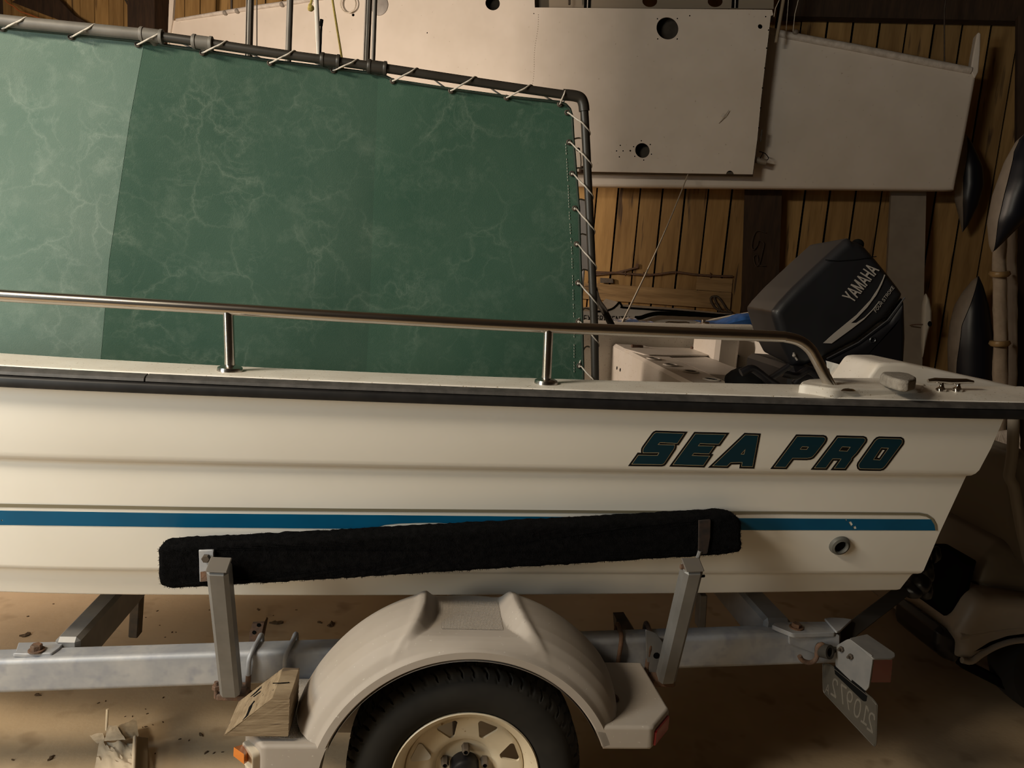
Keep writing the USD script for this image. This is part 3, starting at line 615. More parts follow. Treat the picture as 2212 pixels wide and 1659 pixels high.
lac = thing('lacing_cord', 'pale lacing cord spiralling through the grommets and round the pipe frame', 'cord', tuple(cpt_(437, 114)))
obj('top_lacing', tube(smooth_path(lacing_seq, 3), .0026, 7), ROPE, lac, smooth=60)
seq = []
for i, (a, b) in enumerate(GRR):
    pipe_x = lambda y: float(np.interp(y, [236, 350, 500, 640, 850], [1262, 1268, 1275, 1281, 1286]))
    dy = 30 if i else 24
    seq += [cpt_(a, b, .006), cpt_(a+5, b+2, .009), onY((a+pipe_x(b+dy))/2, b+dy*.55, FY-.006), onY(pipe_x(b+dy)-4, b+dy, FY-.017), onY(pipe_x(b+dy+12)+10, b+dy+20, FY-.003), onY(pipe_x(b+dy)+2, b+dy+30, FY+.018), onY(pipe_x(b)-18, b+56, FY+.03)]
obj('side_lacing', lace(seq), ROPE, lac, smooth=60)
cw = thing('cord_end', 'frayed brown cord end dangling between the canvas edge and the pipe upright', 'cord', tuple(onY(1250, 325, 2.5)))
obj('loop', tube(smooth_path([onY(a, b, 2.5) for a, b in [(1249, 323), (1253, 330), (1255, 350), (1254, 366)]], 5), .002, 6), ROPE, cw, smooth=60)
obj('frayed_knot', crumple(trimesh.creation.icosphere(2, .012), .006, 90.).apply_translation(onY(1259, 366, 2.47)), RUST, cw)
obj('ring', tube([onY(1249+3*math.cos(t), 323+3*math.sin(t), 2.5) for t in np.linspace(0, 6.28, 14)], .002, 6), BLACK, cw)

# poles, aerial and ropes standing behind the frame
def pole(px0, py0, px1, py1, y, w, material, label, name='aluminium_pole', grp=None, slots=False):
    A, B = onY(px0, py0, y), onY(px1, py1, y); d = (B-A)/np.linalg.norm(B-A); L = (A[2]-(float(ZL('inn', A[0]))-.546))/(-d[2]); base = A+d*L
    r = w/2/FPX*np.dot((A+B)/2-CAM, FW)
    t = thing(name, label, 'pole', tuple(base), grp); obj('shaft', cyl(base, A, r, 20), material, t, smooth=50)
    if slots:
        for k in (-1, 1):
            o = np.array([r*.55*k, -r*.9, 0]); obj('groove', cyl(base+o, A+o, r*.16, 8), DARKSTEEL, t, smooth=50)
    obj('foot', disc(base, (0, 0, 1), r*1.8, .02), material, t); return t
pole(541, -40, 537, 120, 2.9, 16.5, ALU, 'thick grooved aluminium pole, leftmost behind the pipe frame', slots=True)
pole(628, -40, 622, 130, 2.9, 14, ALU, 'plain aluminium pole, second from the left behind the pipe frame')
pole(681, -40, 690, 140, 3.2, 10, WHITEPOLE, 'slim white pole left of the aerial', 'white_pole')
pole(798, -40, 790, 160, 2.9, 15, ALU, 'thick grooved aluminium pole right of the yellow rope', slots=True)
pole(812, -40, 805, 160, 2.95, 9, ALU, 'thin aluminium pole touching the grooved pole on its right')
aer = thing('aerial', 'thin black radio aerial with a thick tip beside the white pole', 'aerial', tuple(onY(688, 150, 3.1)-np.array([0, 0, 1.2])))
obj('whip', cyl(onY(688, 150, 3.1)-np.array([0, 0, 1.2]), onY(694, 55, 3.1), .004, 8), BLACK, aer); obj('tip', cyl(onY(693, 56, 3.1), onY(695, 42, 3.1), .0065, 10), BLACK, aer)
yr = thing('yellow_rope', 'yellow rope hanging down behind the pipe frame', 'rope', tuple(onY(737, 130, 3.3)))
obj('rope', tube(smooth_path([onY(a, b, 3.3) for a, b in [(713, -60), (717, -10), (727, 55), (736, 110), (741, 150)]], 4), .0045, 7), YROPE, yr)
yk = thing('rope_knot', 'end of yellow rope with a knot hanging near the white pole', 'rope', tuple(onY(670, 20, 3.3)))
obj('rope', tube(smooth_path([onY(a, b, 3.3) for a, b in [(674, -60), (673, 0), (668, 12), (671, 21)]], 4), .005, 7), YROPE, yk); obj('knot', crumple(trimesh.creation.icosphere(2, .013), .006, 80.).apply_translation(onY(671, 17, 3.3)), YROPE, yk)
sg = thing('thin_string', 'thin grey string hanging right of the leftmost pole', 'string', tuple(onY(555, 130, 3.0)))
obj('string', tube([onY(555, -60, 3.0), onY(555, 130, 3.0)], .0022, 5), DARKSTEEL, sg)

# ================================================================ stored aircraft parts
wfp = WP(.95); wfb = WP(.62)
fw_px = [(368, 120), (371, 46), (380, 45), (560, 20), (690, 1), (780, -45), (1154, -45), (1156, 17), (1668, 22), (1670, 33), (1665, 35), (1644, 215), (1636, 300), (1626, 377), (1500, 375), (1275, 371), (900, 366), (520, 352), (420, 330), (366, 300)]
holes = [((1065, 8), 15.5, 15), ((1442, 62), 23.5, 24), ((1388, 325.5), 15.5, 16), ((1642, 58), 4.8, 5), ((1577, 377), 8, 8), ((764, 33), 3, 3), ((1362, 326), 1.8, 1.8), ((1154, 30), 1.2, 1.2)]
pw = wfp.poly(fw_px)
for (cx, cy), a, b in holes:
    pw = pw.difference(Polygon([wfp.ab(cx+a*math.cos(t)+b*.06*math.sin(t), cy+b*math.sin(t)) for t in np.linspace(0, 2*math.pi, 32, endpoint=False)]))
cen = wfp.to3([wfp.ab(1000, 376)])[0]
wing = thing('aircraft_wing', 'white aircraft wing with round lightening holes stored behind the boat', 'aircraft wing', tuple(cen))
obj('skin', wfp.extrude(pw, .012, 0.0), WING, wing, smooth=False)
# the hollow body of the wing behind the skin: sides and back
ring = wfp.poly(fw_px); rim = ring.difference(ring.buffer(-.02))
obj('rib_box', cat(wfp.extrude(rim, .16, -.16), wfp.extrude(ring, .01, -.17)), mat('wing_inside', (.10, .085, .065), (.05, .04, .03), 6., rough=.8), wing, smooth=False)
# sunken shelf along the top edge, leaning back, with its own holes
sh = WP(.80); shp = sh.poly([(1158, -40), (1672, -40), (1671, 20), (1160, 17)])
for (cx, cy), a, b in [((1404, 3), 16, 13), ((1545, 4), 16, 12)]:
    shp = shp.difference(Polygon([sh.ab(cx+a*math.cos(t), cy+b*math.sin(t)) for t in np.linspace(0, 2*math.pi, 28, endpoint=False)]))
obj('top_shelf', sh.extrude(shp, .01), mat('shelf_brown', (.30, .25, .19), rough=.7), wing, smooth=False)
for cx in (1270, 1588):
    obj('slot', sh.extrude(sh.poly([(cx-6, -20), (cx+8, -20), (cx+6, 18.5), (cx-8, 18.5)]), .006, .012), BLACK, wing, smooth=False)
    obj('slot_strip', sh.extrude(sh.poly([(cx-.5, -20), (cx+2, -20), (cx+1, 19), (cx-1.2, 19)]), .005, .018), WHITEPOLE, wing, smooth=False)
# spar tube and upturned tip at the left
obj('edge_tube', tube([wfp.hit(a, b, .02) for a, b in [(381, 43), (470, 29), (560, 15), (640, 4), (700, -5)]], [.016, .022, .024, .024, .022], 12), WINGB, wing, smooth=60)
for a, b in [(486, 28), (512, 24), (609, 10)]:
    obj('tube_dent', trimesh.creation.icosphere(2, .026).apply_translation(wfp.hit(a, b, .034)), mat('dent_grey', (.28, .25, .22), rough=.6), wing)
obj('tip_fin', wfp.extrude(wfp.poly([(366, 110), (370, 0), (372, -60), (381, -60), (380, 2), (377, 46)]), .03, .004), WING, wing, smooth=False)
# rivets, screw holes, small fittings
riv = []
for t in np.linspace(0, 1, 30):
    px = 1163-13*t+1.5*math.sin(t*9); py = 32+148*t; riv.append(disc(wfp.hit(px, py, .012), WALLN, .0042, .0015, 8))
obj('rivet_line', cat(riv), mat('rivet_tan', (.34, .29, .24), rough=.6), wing, smooth=False, kind='stuff')  # rivets in one plain tan, darker than the skin
scr = []
for a, b in [(1660, 65), (1656, 104), (1652, 147), (1647, 190), (1643, 233), (1639, 276), (1654, 36), (1490, 34)]+[(1442+30*math.cos(t), 62+31*math.sin(t)) for t in (.8, 2.35, 3.9, 5.5)]+[(1388+21*math.cos(t), 325+21*math.sin(t)) for t in np.arange(6)*1.047+.4]+[(1340, 314), (1332, 326), (1338, 339), (1346, 326), (923, 71)]:
    scr.append(disc(wfp.hit(a, b, .0115), WALLN, .006, .0015, 8))
obj('screw_hole', cat(scr), BLACK, wing, smooth=False, kind='stuff')
lid = obj('round_lid', lathe([(1e-5, .02), (.075, .018), (.098, .008), (.10, 0)], wfp.hit(820, 12, .012), WALLN, 36), mat('lid_grey', (.36, .34, .32), (.27, .25, .24), 10., rough=.55), wing)
q = wfp.hit(1564, 252, .014); obj('cable_tag', cat(tube([wfp.hit(1553, 266, .02), wfp.hit(1566, 250, .06), wfp.hit(1574, 238, .05)], .004, 6), wfp.extrude(wfp.poly([(1558, 252), (1563, 246), (1567, 249), (1562, 256)]), .02, .03)), WHITEPOLE, wing)
cc = [wfp.hit(752+17*math.cos(t)*(1-.02*k), 8+19*math.sin(t)+k*.4, .05+.004*k) for k in range(3) for t in np.linspace(0, 6.28, 22)]
coil = thing('cord_coil', 'coil of white cord hung on the wing left of the grooved pole', 'cord', tuple(wfp.hit(752, 8, .05)))
obj('coil', tube(cc, .006, 7), WROPE, coil, smooth=60)
# second wing behind, with leading-edge tube and upturned tip at the right
bw_px = [(1250, 30), (1660, 66), (1700, 74), (1900, 112), (2095, 153), (2110, 154), (2083, 300), (2060, 412), (1700, 408), (1240, 403)]
cen = wfb.to3([wfb.ab(1700, 408)])[0]
w2 = thing('aircraft_wing', 'white swept aircraft wing with an upturned fin at its tip, right behind the perforated one', 'aircraft wing', tuple(cen))
obj('skin', puff(wfb, wfb.poly(bw_px), -.12, 0.02, .03, n=120), WING, w2, smooth=35)
obj('edge_tube', tube([wfb.hit(a, b, .02) for a, b in [(1660, 66), (1700, 76), (1850, 104), (2000, 134), (2098, 153)]], [.03, .034, .034, .034, .03], 14), WINGB, w2, smooth=60)
obj('tip_fin', puff(wfb, wfb.poly([(2094, 156), (2100, 120), (2108, 76), (2112, 71), (2117, 73), (2116, 110), (2112, 157), (2104, 172)]), -.10, .03, .012, n=50), WING, w2, smooth=40)
q0, q1 = wfp.hit(1632, 345, -.08), wfp.hit(1656, 351, -.08)
tb = obj('stub_tube', tube([q0, q1], .028, 20), mat('stub_grey', (.24, .20, .155), rough=.5), wing)
obj('stub_wire', tube(smooth_path([wfp.hit(a, b, -.06) for a, b in [(1642, 342), (1648, 330), (1640, 328), (1652, 331), (1660, 341), (1656, 347)]], 5), .0035, 6), BLACK, wing)
obj('hinge_strip', cyl(wfp.hit(1646, 280, -.05), wfp.hit(1643, 306, -.05), .008, 8), DARKSTEEL, wing)
# straps and cords that hold the wings up to the roof
def hang(pts, c, r, material, label, name='hanging_rope'):
    P = [wfb.hit(a, b, c) for a, b in pts]; top = P[0].copy(); top[2] = H
    t = thing(name, label, 'rope', tuple(P[-1])); obj('strand', tube([top]+P, r, 6), material, t, smooth=60); return t
hang([(1727, -10), (1717, 30), (1713, 68)], .06, .004, WROPE, 'thin pale cord hanging over the far wing, right one of two')
hang([(1704, -10), (1698, 66)], .05, .004, WROPE, 'thin pale cord hanging over the far wing, left one of two')
hang([(1694, -10), (1680, 70), (1676, 92)], .30, .016, mat('strap_dull', (.30, .25, .18), rough=.9), 'dull webbing strap hanging beside the corner of the perforated wing', 'hanging_strap')
hang([(1688, -10), (1675, 18), (1672, 36)], .34, .004, WROPE, 'loose cord over the top right corner of the perforated wing')
hang([(1230, -45), (1230, 10)], .33, .012, DARKSTEEL, 'dark strap carrying the middle of the perforated wing', 'hanging_strap')
hang([(500, -45), (500, 30)], .33, .012, DARKSTEEL, 'dark strap carrying the left end of the perforated wing', 'hanging_strap')
hang([(2040, 20), (2040, 143)], .0, .006, DARKSTEEL, 'dark cord carrying the tip of the far wing')
pl = thing('pulley_knob', 'small pale block on the edge of the far wing below the cords', 'block', tuple(wfb.hit(1718, 70, .05)))
obj('block', crumple(trimesh.creation.icosphere(2, .028), .006, 30.).apply_translation(wfb.hit(1718, 70, .04)), PODCREAM, pl)
# long pale cord from the wing down to the far gunwale
g1, g0 = wfp.hit(1486, 377, .02), onY(1343, 699, 4.08)
lc = thing('white_rope', 'long taut white rope from the wing down to the far gunwale', 'rope', tuple(g0)); obj('strand', tube([g0+(g1-g0)*t+np.array([0, 0, -.05*math.sin(math.pi*t)]) for t in np.linspace(0, 1, 14)], .0055, 8), WROPE, lc, smooth=60)

# fuselage tub with its lettering, in front of the wall
fp = YP(6.15)
f_px = [(1180, 668), (1282, 673), (1305, 672), (1322, 667), (1332, 659), (1338, 653), (1343, 661), (1345, 664), (1400, 668), (1500, 675), (1650, 690), (1760, 700)]
fpl = [fp.ab(*p) for p in f_px]; fpoly = Polygon([(fpl[0][0], .02)]+[tuple(q) for q in fpl]+[(fpl[-1][0], .02)])
fus = thing('aircraft_fuselage', 'white aircraft fuselage side with EXPERIMENTAL lettering standing behind the boat', 'aircraft fuselage', (2.2, 6.4, 0))
obj('side', fp.extrude(fpoly, .5, -.5), FUSE, fus, smooth=False)
obj('rim_trim', tube(smooth_path([fp.to3([q], .004)[0] for q in fpl[1:-1]], 3), .008, 8), BLACK, fus, smooth=60)
obj('pipe', tube(smooth_path([fp.hit(a, b, .10) for a, b in [(1372, 687), (1385, 686), (1400, 681), (1418, 677.5), (1440, 677.5), (1500, 680), (1640, 686), (1720, 690)]], 5), .017, 10), BLACK, fus, smooth=60)
A, B = fp.hit(1259.5, 694.5, .002), fp.hit(1364, 697.5, .002); d = (B-A)/np.linalg.norm(B-A); upv = np.cross(d, [0, -1, 0]); upv = np.array([-d[2], 0, d[0]])
xo = 0.0; Lw = np.linalg.norm(B-A); tms = []
wtxt = meshkit.text_mesh('EXPERIMENTAL', 1.0, .02); wt = wtxt.bounds[1][0]
for ch_i, ch in enumerate('EXPERIMENTAL'):
    w0 = meshkit.text_mesh('EXPERIMENTAL'[:ch_i+1], 1.0, .02).bounds; t = meshkit.text_mesh(ch, 1.0, .02); x_off = w0[1][0]-t.bounds[1][0]
    v = np.array(t.vertices); v[:, 0] = (v[:, 0]+x_off)*Lw/wt; v[:, 1] *= .052
    t.vertices = A+v[:, :1]*d+v[:, 1:2]*upv+v[:, 2:3]*np.array([0, -.12, 0]); obj('fuselage_letter', t, BLKDEC, fus, smooth=False)
# pointed pods, float tip, bundles along the wall
def pod(px_poly, c, dep, split, name, label, mats, cat_, rad):
    p_ = WP(c); po = p_.poly(px_poly); ce = p_.to3([np.array(po.centroid.coords[0])])[0]; x0, y0, x1, y1 = po.bounds
    t = thing(name, label, cat_, (ce[0], ce[1], p_.to3([[0, y0]])[0][2]))
    sp_a = np.array(sorted([tuple(p_.ab(*q)) for q in split], key=lambda q: q[1])); ys = y0+(y1-y0)*(.5-.5*np.cos(np.linspace(.03, math.pi-.03, 44))); rows = []
    for y in ys:
        b_ = po.intersection(LineString([(x0-1, y), (x1+1, y)])).bounds; rows.append((y, b_[0], b_[2]))
    wm = max(r[2]-r[1] for r in rows)/2; Ra, Rb = [], []
    for y, l, r in rows:
        m_, w_ = (l+r)/2, max((r-l)/2, .002); s_ = np.interp(y, sp_a[:, 1], sp_a[:, 0]); gs = math.acos(np.clip((s_-m_)/w_, -.93, .93)); d_ = dep*(w_/wm)**.7
        ring = lambda gg, k_: p_.to3(np.stack([m_+w_*np.cos(gg), y+0*gg], 1), k_*d_*np.sin(gg))
        Ra.append(ring(np.linspace(-gs, gs, 22), 1.0)); Rb.append(ring(np.linspace(gs, 2*math.pi-gs, 16), .86))
    obj('hull_half', grid(Ra), mats[0], t, smooth=True); obj('deck_half', grid(Rb), mats[1], t, smooth=True); return t
POD = (NAVY, PODCREAM)
pod([(2085, 288), (2100, 310), (2122, 360), (2125, 400), (2112, 445), (2092, 485), (2079, 502), (2074, 480), (2062, 430), (2066, 360), (2075, 310)], .27, .14, [(2090, 270), (2084, 340), (2075, 390), (2075, 440), (2080, 510)], 'float_pod', 'slim navy float pod with cream deck hanging tip down beside the far wing tip', POD, 'float', .10)
pod([(2212, 290), (2240, 310), (2250, 400), (2220, 470), (2190, 500), (2150, 540), (2143, 545), (2137, 530), (2133, 480), (2145, 420), (2170, 350), (2195, 305)], 1.25, .2, [(2215, 270), (2185, 330), (2160, 420), (2147, 480), (2144, 550)], 'float_pod', 'navy float pod with cream edge pointing down at the right edge above the wrapped post', POD, 'float', .13)
pod([(2114, 596), (2124, 620), (2135, 660), (2145, 730), (2146, 800), (2140, 900), (2105, 940), (2060, 900), (2048, 800), (2047, 740), (2052, 700), (2062, 660), (2080, 630), (2100, 606)], .60, .2, [(2114, 590), (2095, 640), (2070, 700), (2060, 780), (2058, 860), (2075, 960)], 'float_pod', 'large navy float pod standing tip up above the stern cleat', POD, 'float', .13)
sp_ = WP(.5); st_ = sp_.poly([(2000, 634), (2007, 645), (2012, 670), (2012, 695), (2006, 712), (2002, 730), (1996, 760), (1992, 775), (1990, 740), (1991, 690), (1992, 660), (1996, 640)])
ss = thing('spinner_fairing', 'small white streamlined fairing with a hole hanging right of the pale board', 'fairing', tuple(sp_.hit(2000, 775)))
obj('shell', puff(sp_, st_, -.07, .05, .05, n=70, k=7), mat('fairing_white', (.62, .60, .55), rough=.25), ss, smooth=60); obj('opening', sp_.extrude(sp_.poly([(2006+4.6*math.cos(t), 699+6*math.sin(t)) for t in np.linspace(0, 6.28, 16)]), .003, .051), BLACK, ss, smooth=False)
obj('hanger', tube([sp_.hit(1966, 703, -.1), sp_.hit(1978, 701, .0), sp_.hit(1994, 701, .03)], .006, 6), RUST, ss)
pb = WP(.30)
board = thing('leaning_board', 'tall pale board leaning on the wall behind the outboard motor', 'board', tuple(pb.to3([[pb.ab(1950, 700)[0], 0]])[0]))
bt, bb_ = [pb.ab(1924, 405), pb.ab(1999, 405)], [pb.ab(1990, 790), pb.ab(1905, 790)]
ext = lambda a, b: a+(b-a)*((a[1]-.0)/(a[1]-b[1]))
obj('board', pb.extrude(Polygon([tuple(bt[0]), tuple(bt[1]), tuple(ext(bt[1], bb_[0])), tuple(ext(bt[0], bb_[1]))]), .10, -.05), mat('pale_board', (.30, .262, .215), (.24, .205, .17), 4., rough=.7), board, smooth=False)
pk = WP(.75)
def bundle(l0, l1, c, name, label, material, extra=None):
    p_ = WP(c); po = [p_.ab(*q) for q in l0+l1[::-1]]; ce = np.mean(po, 0); zb = min(q[1] for q in po)
    t = thing(name, label, 'bundle', tuple(p_.to3([[ce[0], zb]])[0])); base = p_.to3([[0, 0]])[0]
    L, R = np.array([p_.ab(*q) for q in l0]), np.array([p_.ab(*q) for q in l1]); V = []
    for y in np.linspace(max(L[:, 1].min(), R[:, 1].min()), min(L[:, 1].max(), R[:, 1].max()), 40):
        a = np.interp(y, L[::-1, 1], L[::-1, 0]); b = np.interp(y, R[::-1, 1], R[::-1, 0]); w_ = (b-a)/2
        V.append([p_.to3([[(a+b)/2+w_*math.cos(g)*(1 if True else 1), y+0*g]], w_*.8*math.sin(g))[0]+WALLDIR*.012*(meshkit.noise(np.array([[g*2, y*9, 1.]]))[0]-.5) for g in np.linspace(0, 2*math.pi, 20, endpoint=False)])
    V = np.array(V); obj('wrapping', grid(V, wrap=True), material, t, smooth=40); return t, L, R, p_
t, L, R, p_ = bundle([(2150, 470), (2144, 560), (2145, 700), (2144, 860), (2150, 1000), (2157, 1015)], [(2178, 470), (2174, 560), (2175, 700), (2177, 860), (2170, 1000), (2168, 1015)], .9, 'wrapped_bundle', 'tall paper-wrapped bundle with brown tape left of the plain roll at the right edge', KRAFT)
for yy in (592, 742):
    obj('tape', tube([p_.hit(2159.5+17.5*math.cos(g), yy-1+2*math.sin(g*1.0), .115*math.sin(g)) for g in np.linspace(0, 2*math.pi, 24)], .026, 6), TAPE, t, smooth=60)
bundle([(2180, 440), (2175, 560), (2177, 760), (2177, 860), (2178, 980)], [(2199, 440), (2197, 560), (2198, 760), (2196, 860), (2196, 984)], .62, 'paper_roll', 'plain tall paper roll beside the taped bundle at the right edge', mat('roll_pale', (.36, .31, .255), (.31, .265, .215), 7., rough=.8))
tp_ = WP(1.0)
for nm, pts, lb in [('torn_sheet', [(2148, 930), (2172, 925), (2176, 960), (2170, 1003), (2163, 1024), (2160, 1005), (2152, 1026), (2149, 1000), (2144, 1004), (2146, 965)], 'torn white sheet hanging behind the stern under the wrapped bundle'), ('torn_sheet', [(2176, 900), (2197, 900), (2199, 980), (2180, 978)], 'torn white sheet at the foot of the plain paper roll')]:
    po = tp_.poly(pts); o = thing(nm, lb, 'sheet', tuple(tp_.to3([[po.centroid.x, po.bounds[1]]])[0])); obj('sheet', crumple(tp_.extrude(po.segmentize(.03), .006, .06), .012, 12.), SHEET, o, smooth=False)
# wire with clips along the planks, coil of wire on the post
wp1 = WP(.03)
wir = thing('wall_wire', 'rusty cable with clips stapled along the planks above the girt', 'cable', tuple(wp1.hit(1450, 590)))
obj('cable', tube(smooth_path([wp1.hit(a, b, .02) for a, b in [(1275, 588), (1320, 589), (1352, 591), (1395, 594), (1425, 592), (1460, 588), (1500, 593), (1545, 596), (1583, 597)]], 4), .012, 7), RUST, wir, smooth=60)
for px, py in [(1351, 590.5), (1391, 593.5), (1460, 588.5), (1535, 595)]:
    obj('clip', tube([wp1.hit(px, py-5, .0), wp1.hit(px, py-3, .034), wp1.hit(px, py+3, .034), wp1.hit(px, py+5, .0)], .006, 6), RUST, wir)
wp2 = WP(.27)
hk = thing('wire_hank', 'hank of thin wire hanging from a nail on the dark post', 'wire', tuple(wp2.hit(1637, 575)))
obj('wire', tube(smooth_path([wp2.hit(a, b, .02) for a, b in [(1655, 503), (1640, 498), (1630, 505), (1624, 530), (1628, 540), (1636, 530), (1640, 520), (1650, 525), (1648, 540), (1640, 570), (1632, 573), (1628, 555), (1636, 552), (1640, 572), (1655, 574)]], 5), .006, 6), ROPE if False else DARKSTEEL, hk, smooth=60)
bk = thing('rope_bundle', 'dark twisted rope hung on the girt next to the dark post', 'rope', tuple(pg.hit(1560, 660, .06)))
obj('rope', tube(smooth_path([pg.hit(a, b, .09) for a, b in [(1545, 640), (1537, 642), (1536, 650), (1545, 665), (1560, 672), (1582, 676), (1570, 668), (1560, 652), (1550, 641), (1543, 643), (1548, 655), (1556, 668), (1552, 674)]], 5), .012, 7), DARKSTEEL, bk, smooth=60)
ha = thing('wall_hook', 'bent strip of metal nailed to the planks near the pipe upright', 'hook', tuple(wp1.hit(1340, 583)))
obj('strip', wp1.extrude(wp1.poly([(1275, 592), (1330, 587), (1374, 577), (1376, 569), (1379, 570), (1379, 579), (1332, 591), (1276, 596)]), .02, .0), RUST, ha, smooth=False)
obj('bracket', wp1.extrude(wp1.poly([(1298, 600), (1325, 602), (1326, 611), (1298, 611)]), .04, .0), DARKSTEEL, ha, smooth=False)
oc = thing('orange_cord', 'orange cord looped over the timber brace at the top left', 'cord', tuple(pg.hit(40, 20, .2)))
obj('cord', tube(smooth_path([pg.hit(a, b, .2) for a, b in [(5, -14), (14, 4), (30, 14), (42, 24), (60, 30), (76, 36), (86, 40)]], 5), .010, 7), OROPE, oc, smooth=60)
hb = thing('panel_sheet', 'narrow grey painted sheet standing behind the right edge of the canvas', 'sheet', (onY(1265, 600, 4.9)[0], 4.9, 0))
q = YP(4.9); obj('sheet', cat(q.extrude(q.poly([(1252, 432), (1278, 436), (1280, 583), (1254, 581)]), .012), cyl(np.array([q.hit(1266, 580)[0], 4.9, 0]), q.hit(1266, 500, -.02), .012, 10)), mat('sheet_grey', (.42, .42, .44), (.36, .36, .38), 8., rough=.6), hb, smooth=False)

# ================================================================ outboard motor
ep = YP(2.90)
cowl_px = [(1674, 686), (1673, 673), (1687, 654), (1717, 622), (1754, 587), (1782, 561), (1811, 535), (1830, 518), (1840, 514), (1847, 521), (1861, 523), (1874, 533), (1897, 559), (1923, 591), (1946, 621), (1955, 634), (1953, 643), (1917, 690), (1854, 738), (1786, 773), (1742, 792), (1716, 792), (1692, 745)]
low_px = [(1957, 637), (1962, 656), (1963, 690), (1964, 731), (1961, 783), (1946, 850), (1700, 860), (1700, 800), (1745, 794), (1788, 776), (1856, 741), (1920, 693)]
motor = thing('outboard_motor', 'dark navy outboard motor tilted on the boat stern', 'outboard motor', tuple(ep.to3([ep.ab(1800, 860)], -.18)[0]))
cowl_poly = ep.poly(cowl_px); 
cowl = obj('cowling', puff(ep, cowl_poly.buffer(.012, join_style=1), -.34, .0, .035, n=180, k=6, taper0=.03, taper1=.012), ENGINE, motor, smooth=40)
# top cap: a proud shell over the upper end with the handle notch
cap_px = [(1722, 558), (1758, 560), (1784, 562), (1812, 535), (1832, 516), (1840, 513), (1847, 521), (1861, 522), (1876, 533), (1900, 560), (1860, 562), (1800, 566), (1760, 566)]
obj('lower_cowling', puff(ep, ep.poly(low_px), -.31, .0, .03, n=160, k=5, taper0=.03, taper1=.006), ENGLOW, motor, smooth=40)
obj('cowl_seam', tube([ep.hit(a, b, -.004) for a, b in [(1786, 774.5), (1854, 740), (1917, 692), (1954, 643)]], .003, 6), mat('seam_grey', (.05, .05, .052), rough=.4), motor, smooth=60)
obj('cap_seam', tube([ep.hit(a, b, .002) for a, b in [(1783, 561.5), (1810, 564), (1850, 561), (1893, 554)]], .0018, 6), BLACK, motor, smooth=60)
nq = ep.hit(1852, 529, -.05); obj('handle_notch', crumple(trimesh.creation.icosphere(2, .024), .002, 20.).apply_translation(nq), BLACK, motor)
def on_ep(pts, off=.004): 
    t = ep.extrude(ep.poly(pts, off), .0012, off); return t
swoosh = [(1778, 741), (1800, 721), (1850, 680), (1880, 648), (1897, 622), (1907, 602), (1910, 593), (1912, 594), (1905, 613), (1893, 637), (1873, 664), (1848, 690), (1838, 698), (1850, 697), (1868, 685), (1885, 668), (1899, 650), (1900, 651), (1888, 667), (1866, 690), (1840, 710), (1796, 742)]
obj('swoosh', on_ep(swoosh), SILVER, motor, smooth=False, label='silver swoosh on the cowling side')
def text_on(plane, txt, p0, p1, hpx, bold, off, depth=.0012, shear=0.0):
    A, B = plane.ab(*p0, off), plane.ab(*p1, off); d = B-A; Lw_ = np.linalg.norm(d); d = d/Lw_; n_ = np.array([-d[1], d[0]]); out = []
    full = meshkit.text_mesh(txt, 1.0, .02, bold=bold).bounds[1][0]; hh = hpx
    for i_, ch_ in enumerate(txt):
        if ch_ == ' ': continue
        w0 = meshkit.text_mesh(txt[:i_+1], 1.0, .02, bold=bold).bounds[1][0]; t = meshkit.text_mesh(ch_, 1.0, .02, bold=bold); v = np.array(t.vertices)
        v[:, 0] = (v[:, 0]+w0-t.bounds[1][0]+shear*v[:, 1]*0)*Lw_/full
        ab = A+v[:, :1]*d+v[:, 1:2]*hh*(n_+shear*d); t.vertices = plane.to3(ab, off)+(v[:, 2:3]*(depth/.02))*plane.N; out.append(t)
    return out
hy = np.linalg.norm(ep.ab(1842, 654)-ep.ab(1822, 637))
for t in text_on(ep, 'YAMAHA', (1841.5, 655), (1899, 583), hy*1.04, True, .004, shear=-.12): obj('maker_letter', t, SILVER, motor, smooth=False)
hs = np.linalg.norm(ep.ab(1893, 676)-ep.ab(1888, 671))
for t in text_on(ep, 'FOUR STROKE', (1892, 676), (1932, 622), hs*1.0, False, .004, shear=.1): obj('small_letter', t, SILVER, motor, smooth=False)
obj('rating_number', cat(text_on(ep, 'F50', (1642, 708), (1672, 714), .032, True, .0)[0:3]), SILVER, motor, smooth=False) if False else None
for px, py, r in [(1884, 734, .014), (1856, 771, .010), (1880, 783, .010)]: obj('port', lathe([(r*.6, .004), (r*.8, .007), (r, .004), (r, 0)], ep.hit(px, py, -.002), (0, -1, 0), 18), mat('port_black', (.016, .016, .018), rough=.35), motor)
# bracket, tiller and cables in the motor well
bk_ = cat(cbox((1.42, 2.86, 1.0), (1.62, 3.3, 1.36), .02), cbox((1.18, 2.7, .88), (1.52, 3.5, 1.06), .03))
obj('clamp_bracket', bk_, ENGLOW, motor)
obj('steering_arm', tube(smooth_path([onY(a, b, 2.6) for a, b in [(1650, 826), (1672, 812), (1690, 800), (1705, 790)]], 4), .012, 8), ENGLOW, motor, smooth=60)
hoses = [[(1600, 805), (1622, 796), (1640, 806), (1660, 822), (1680, 834)], [(1690, 806), (1720, 812), (1745, 800), (1765, 812), (1790, 830)], [(1715, 830), (1735, 815), (1760, 822), (1780, 836)]]
for k, h_ in enumerate(hoses): obj('cable', tube(smooth_path([onY(a, b, 2.55+.1*k) for a, b in h_], 4), .014, 9), ENGLOW, motor, smooth=60)
obj('silver_clip', cat(tube([ep.hit(1714, 762, .012), ep.hit(1717, 770, .012), ep.hit(1722, 778, .012)], .004, 6), trimesh.creation.icosphere(1, .007).apply_translation(ep.hit(1715, 768, .014))), SILVER, motor)
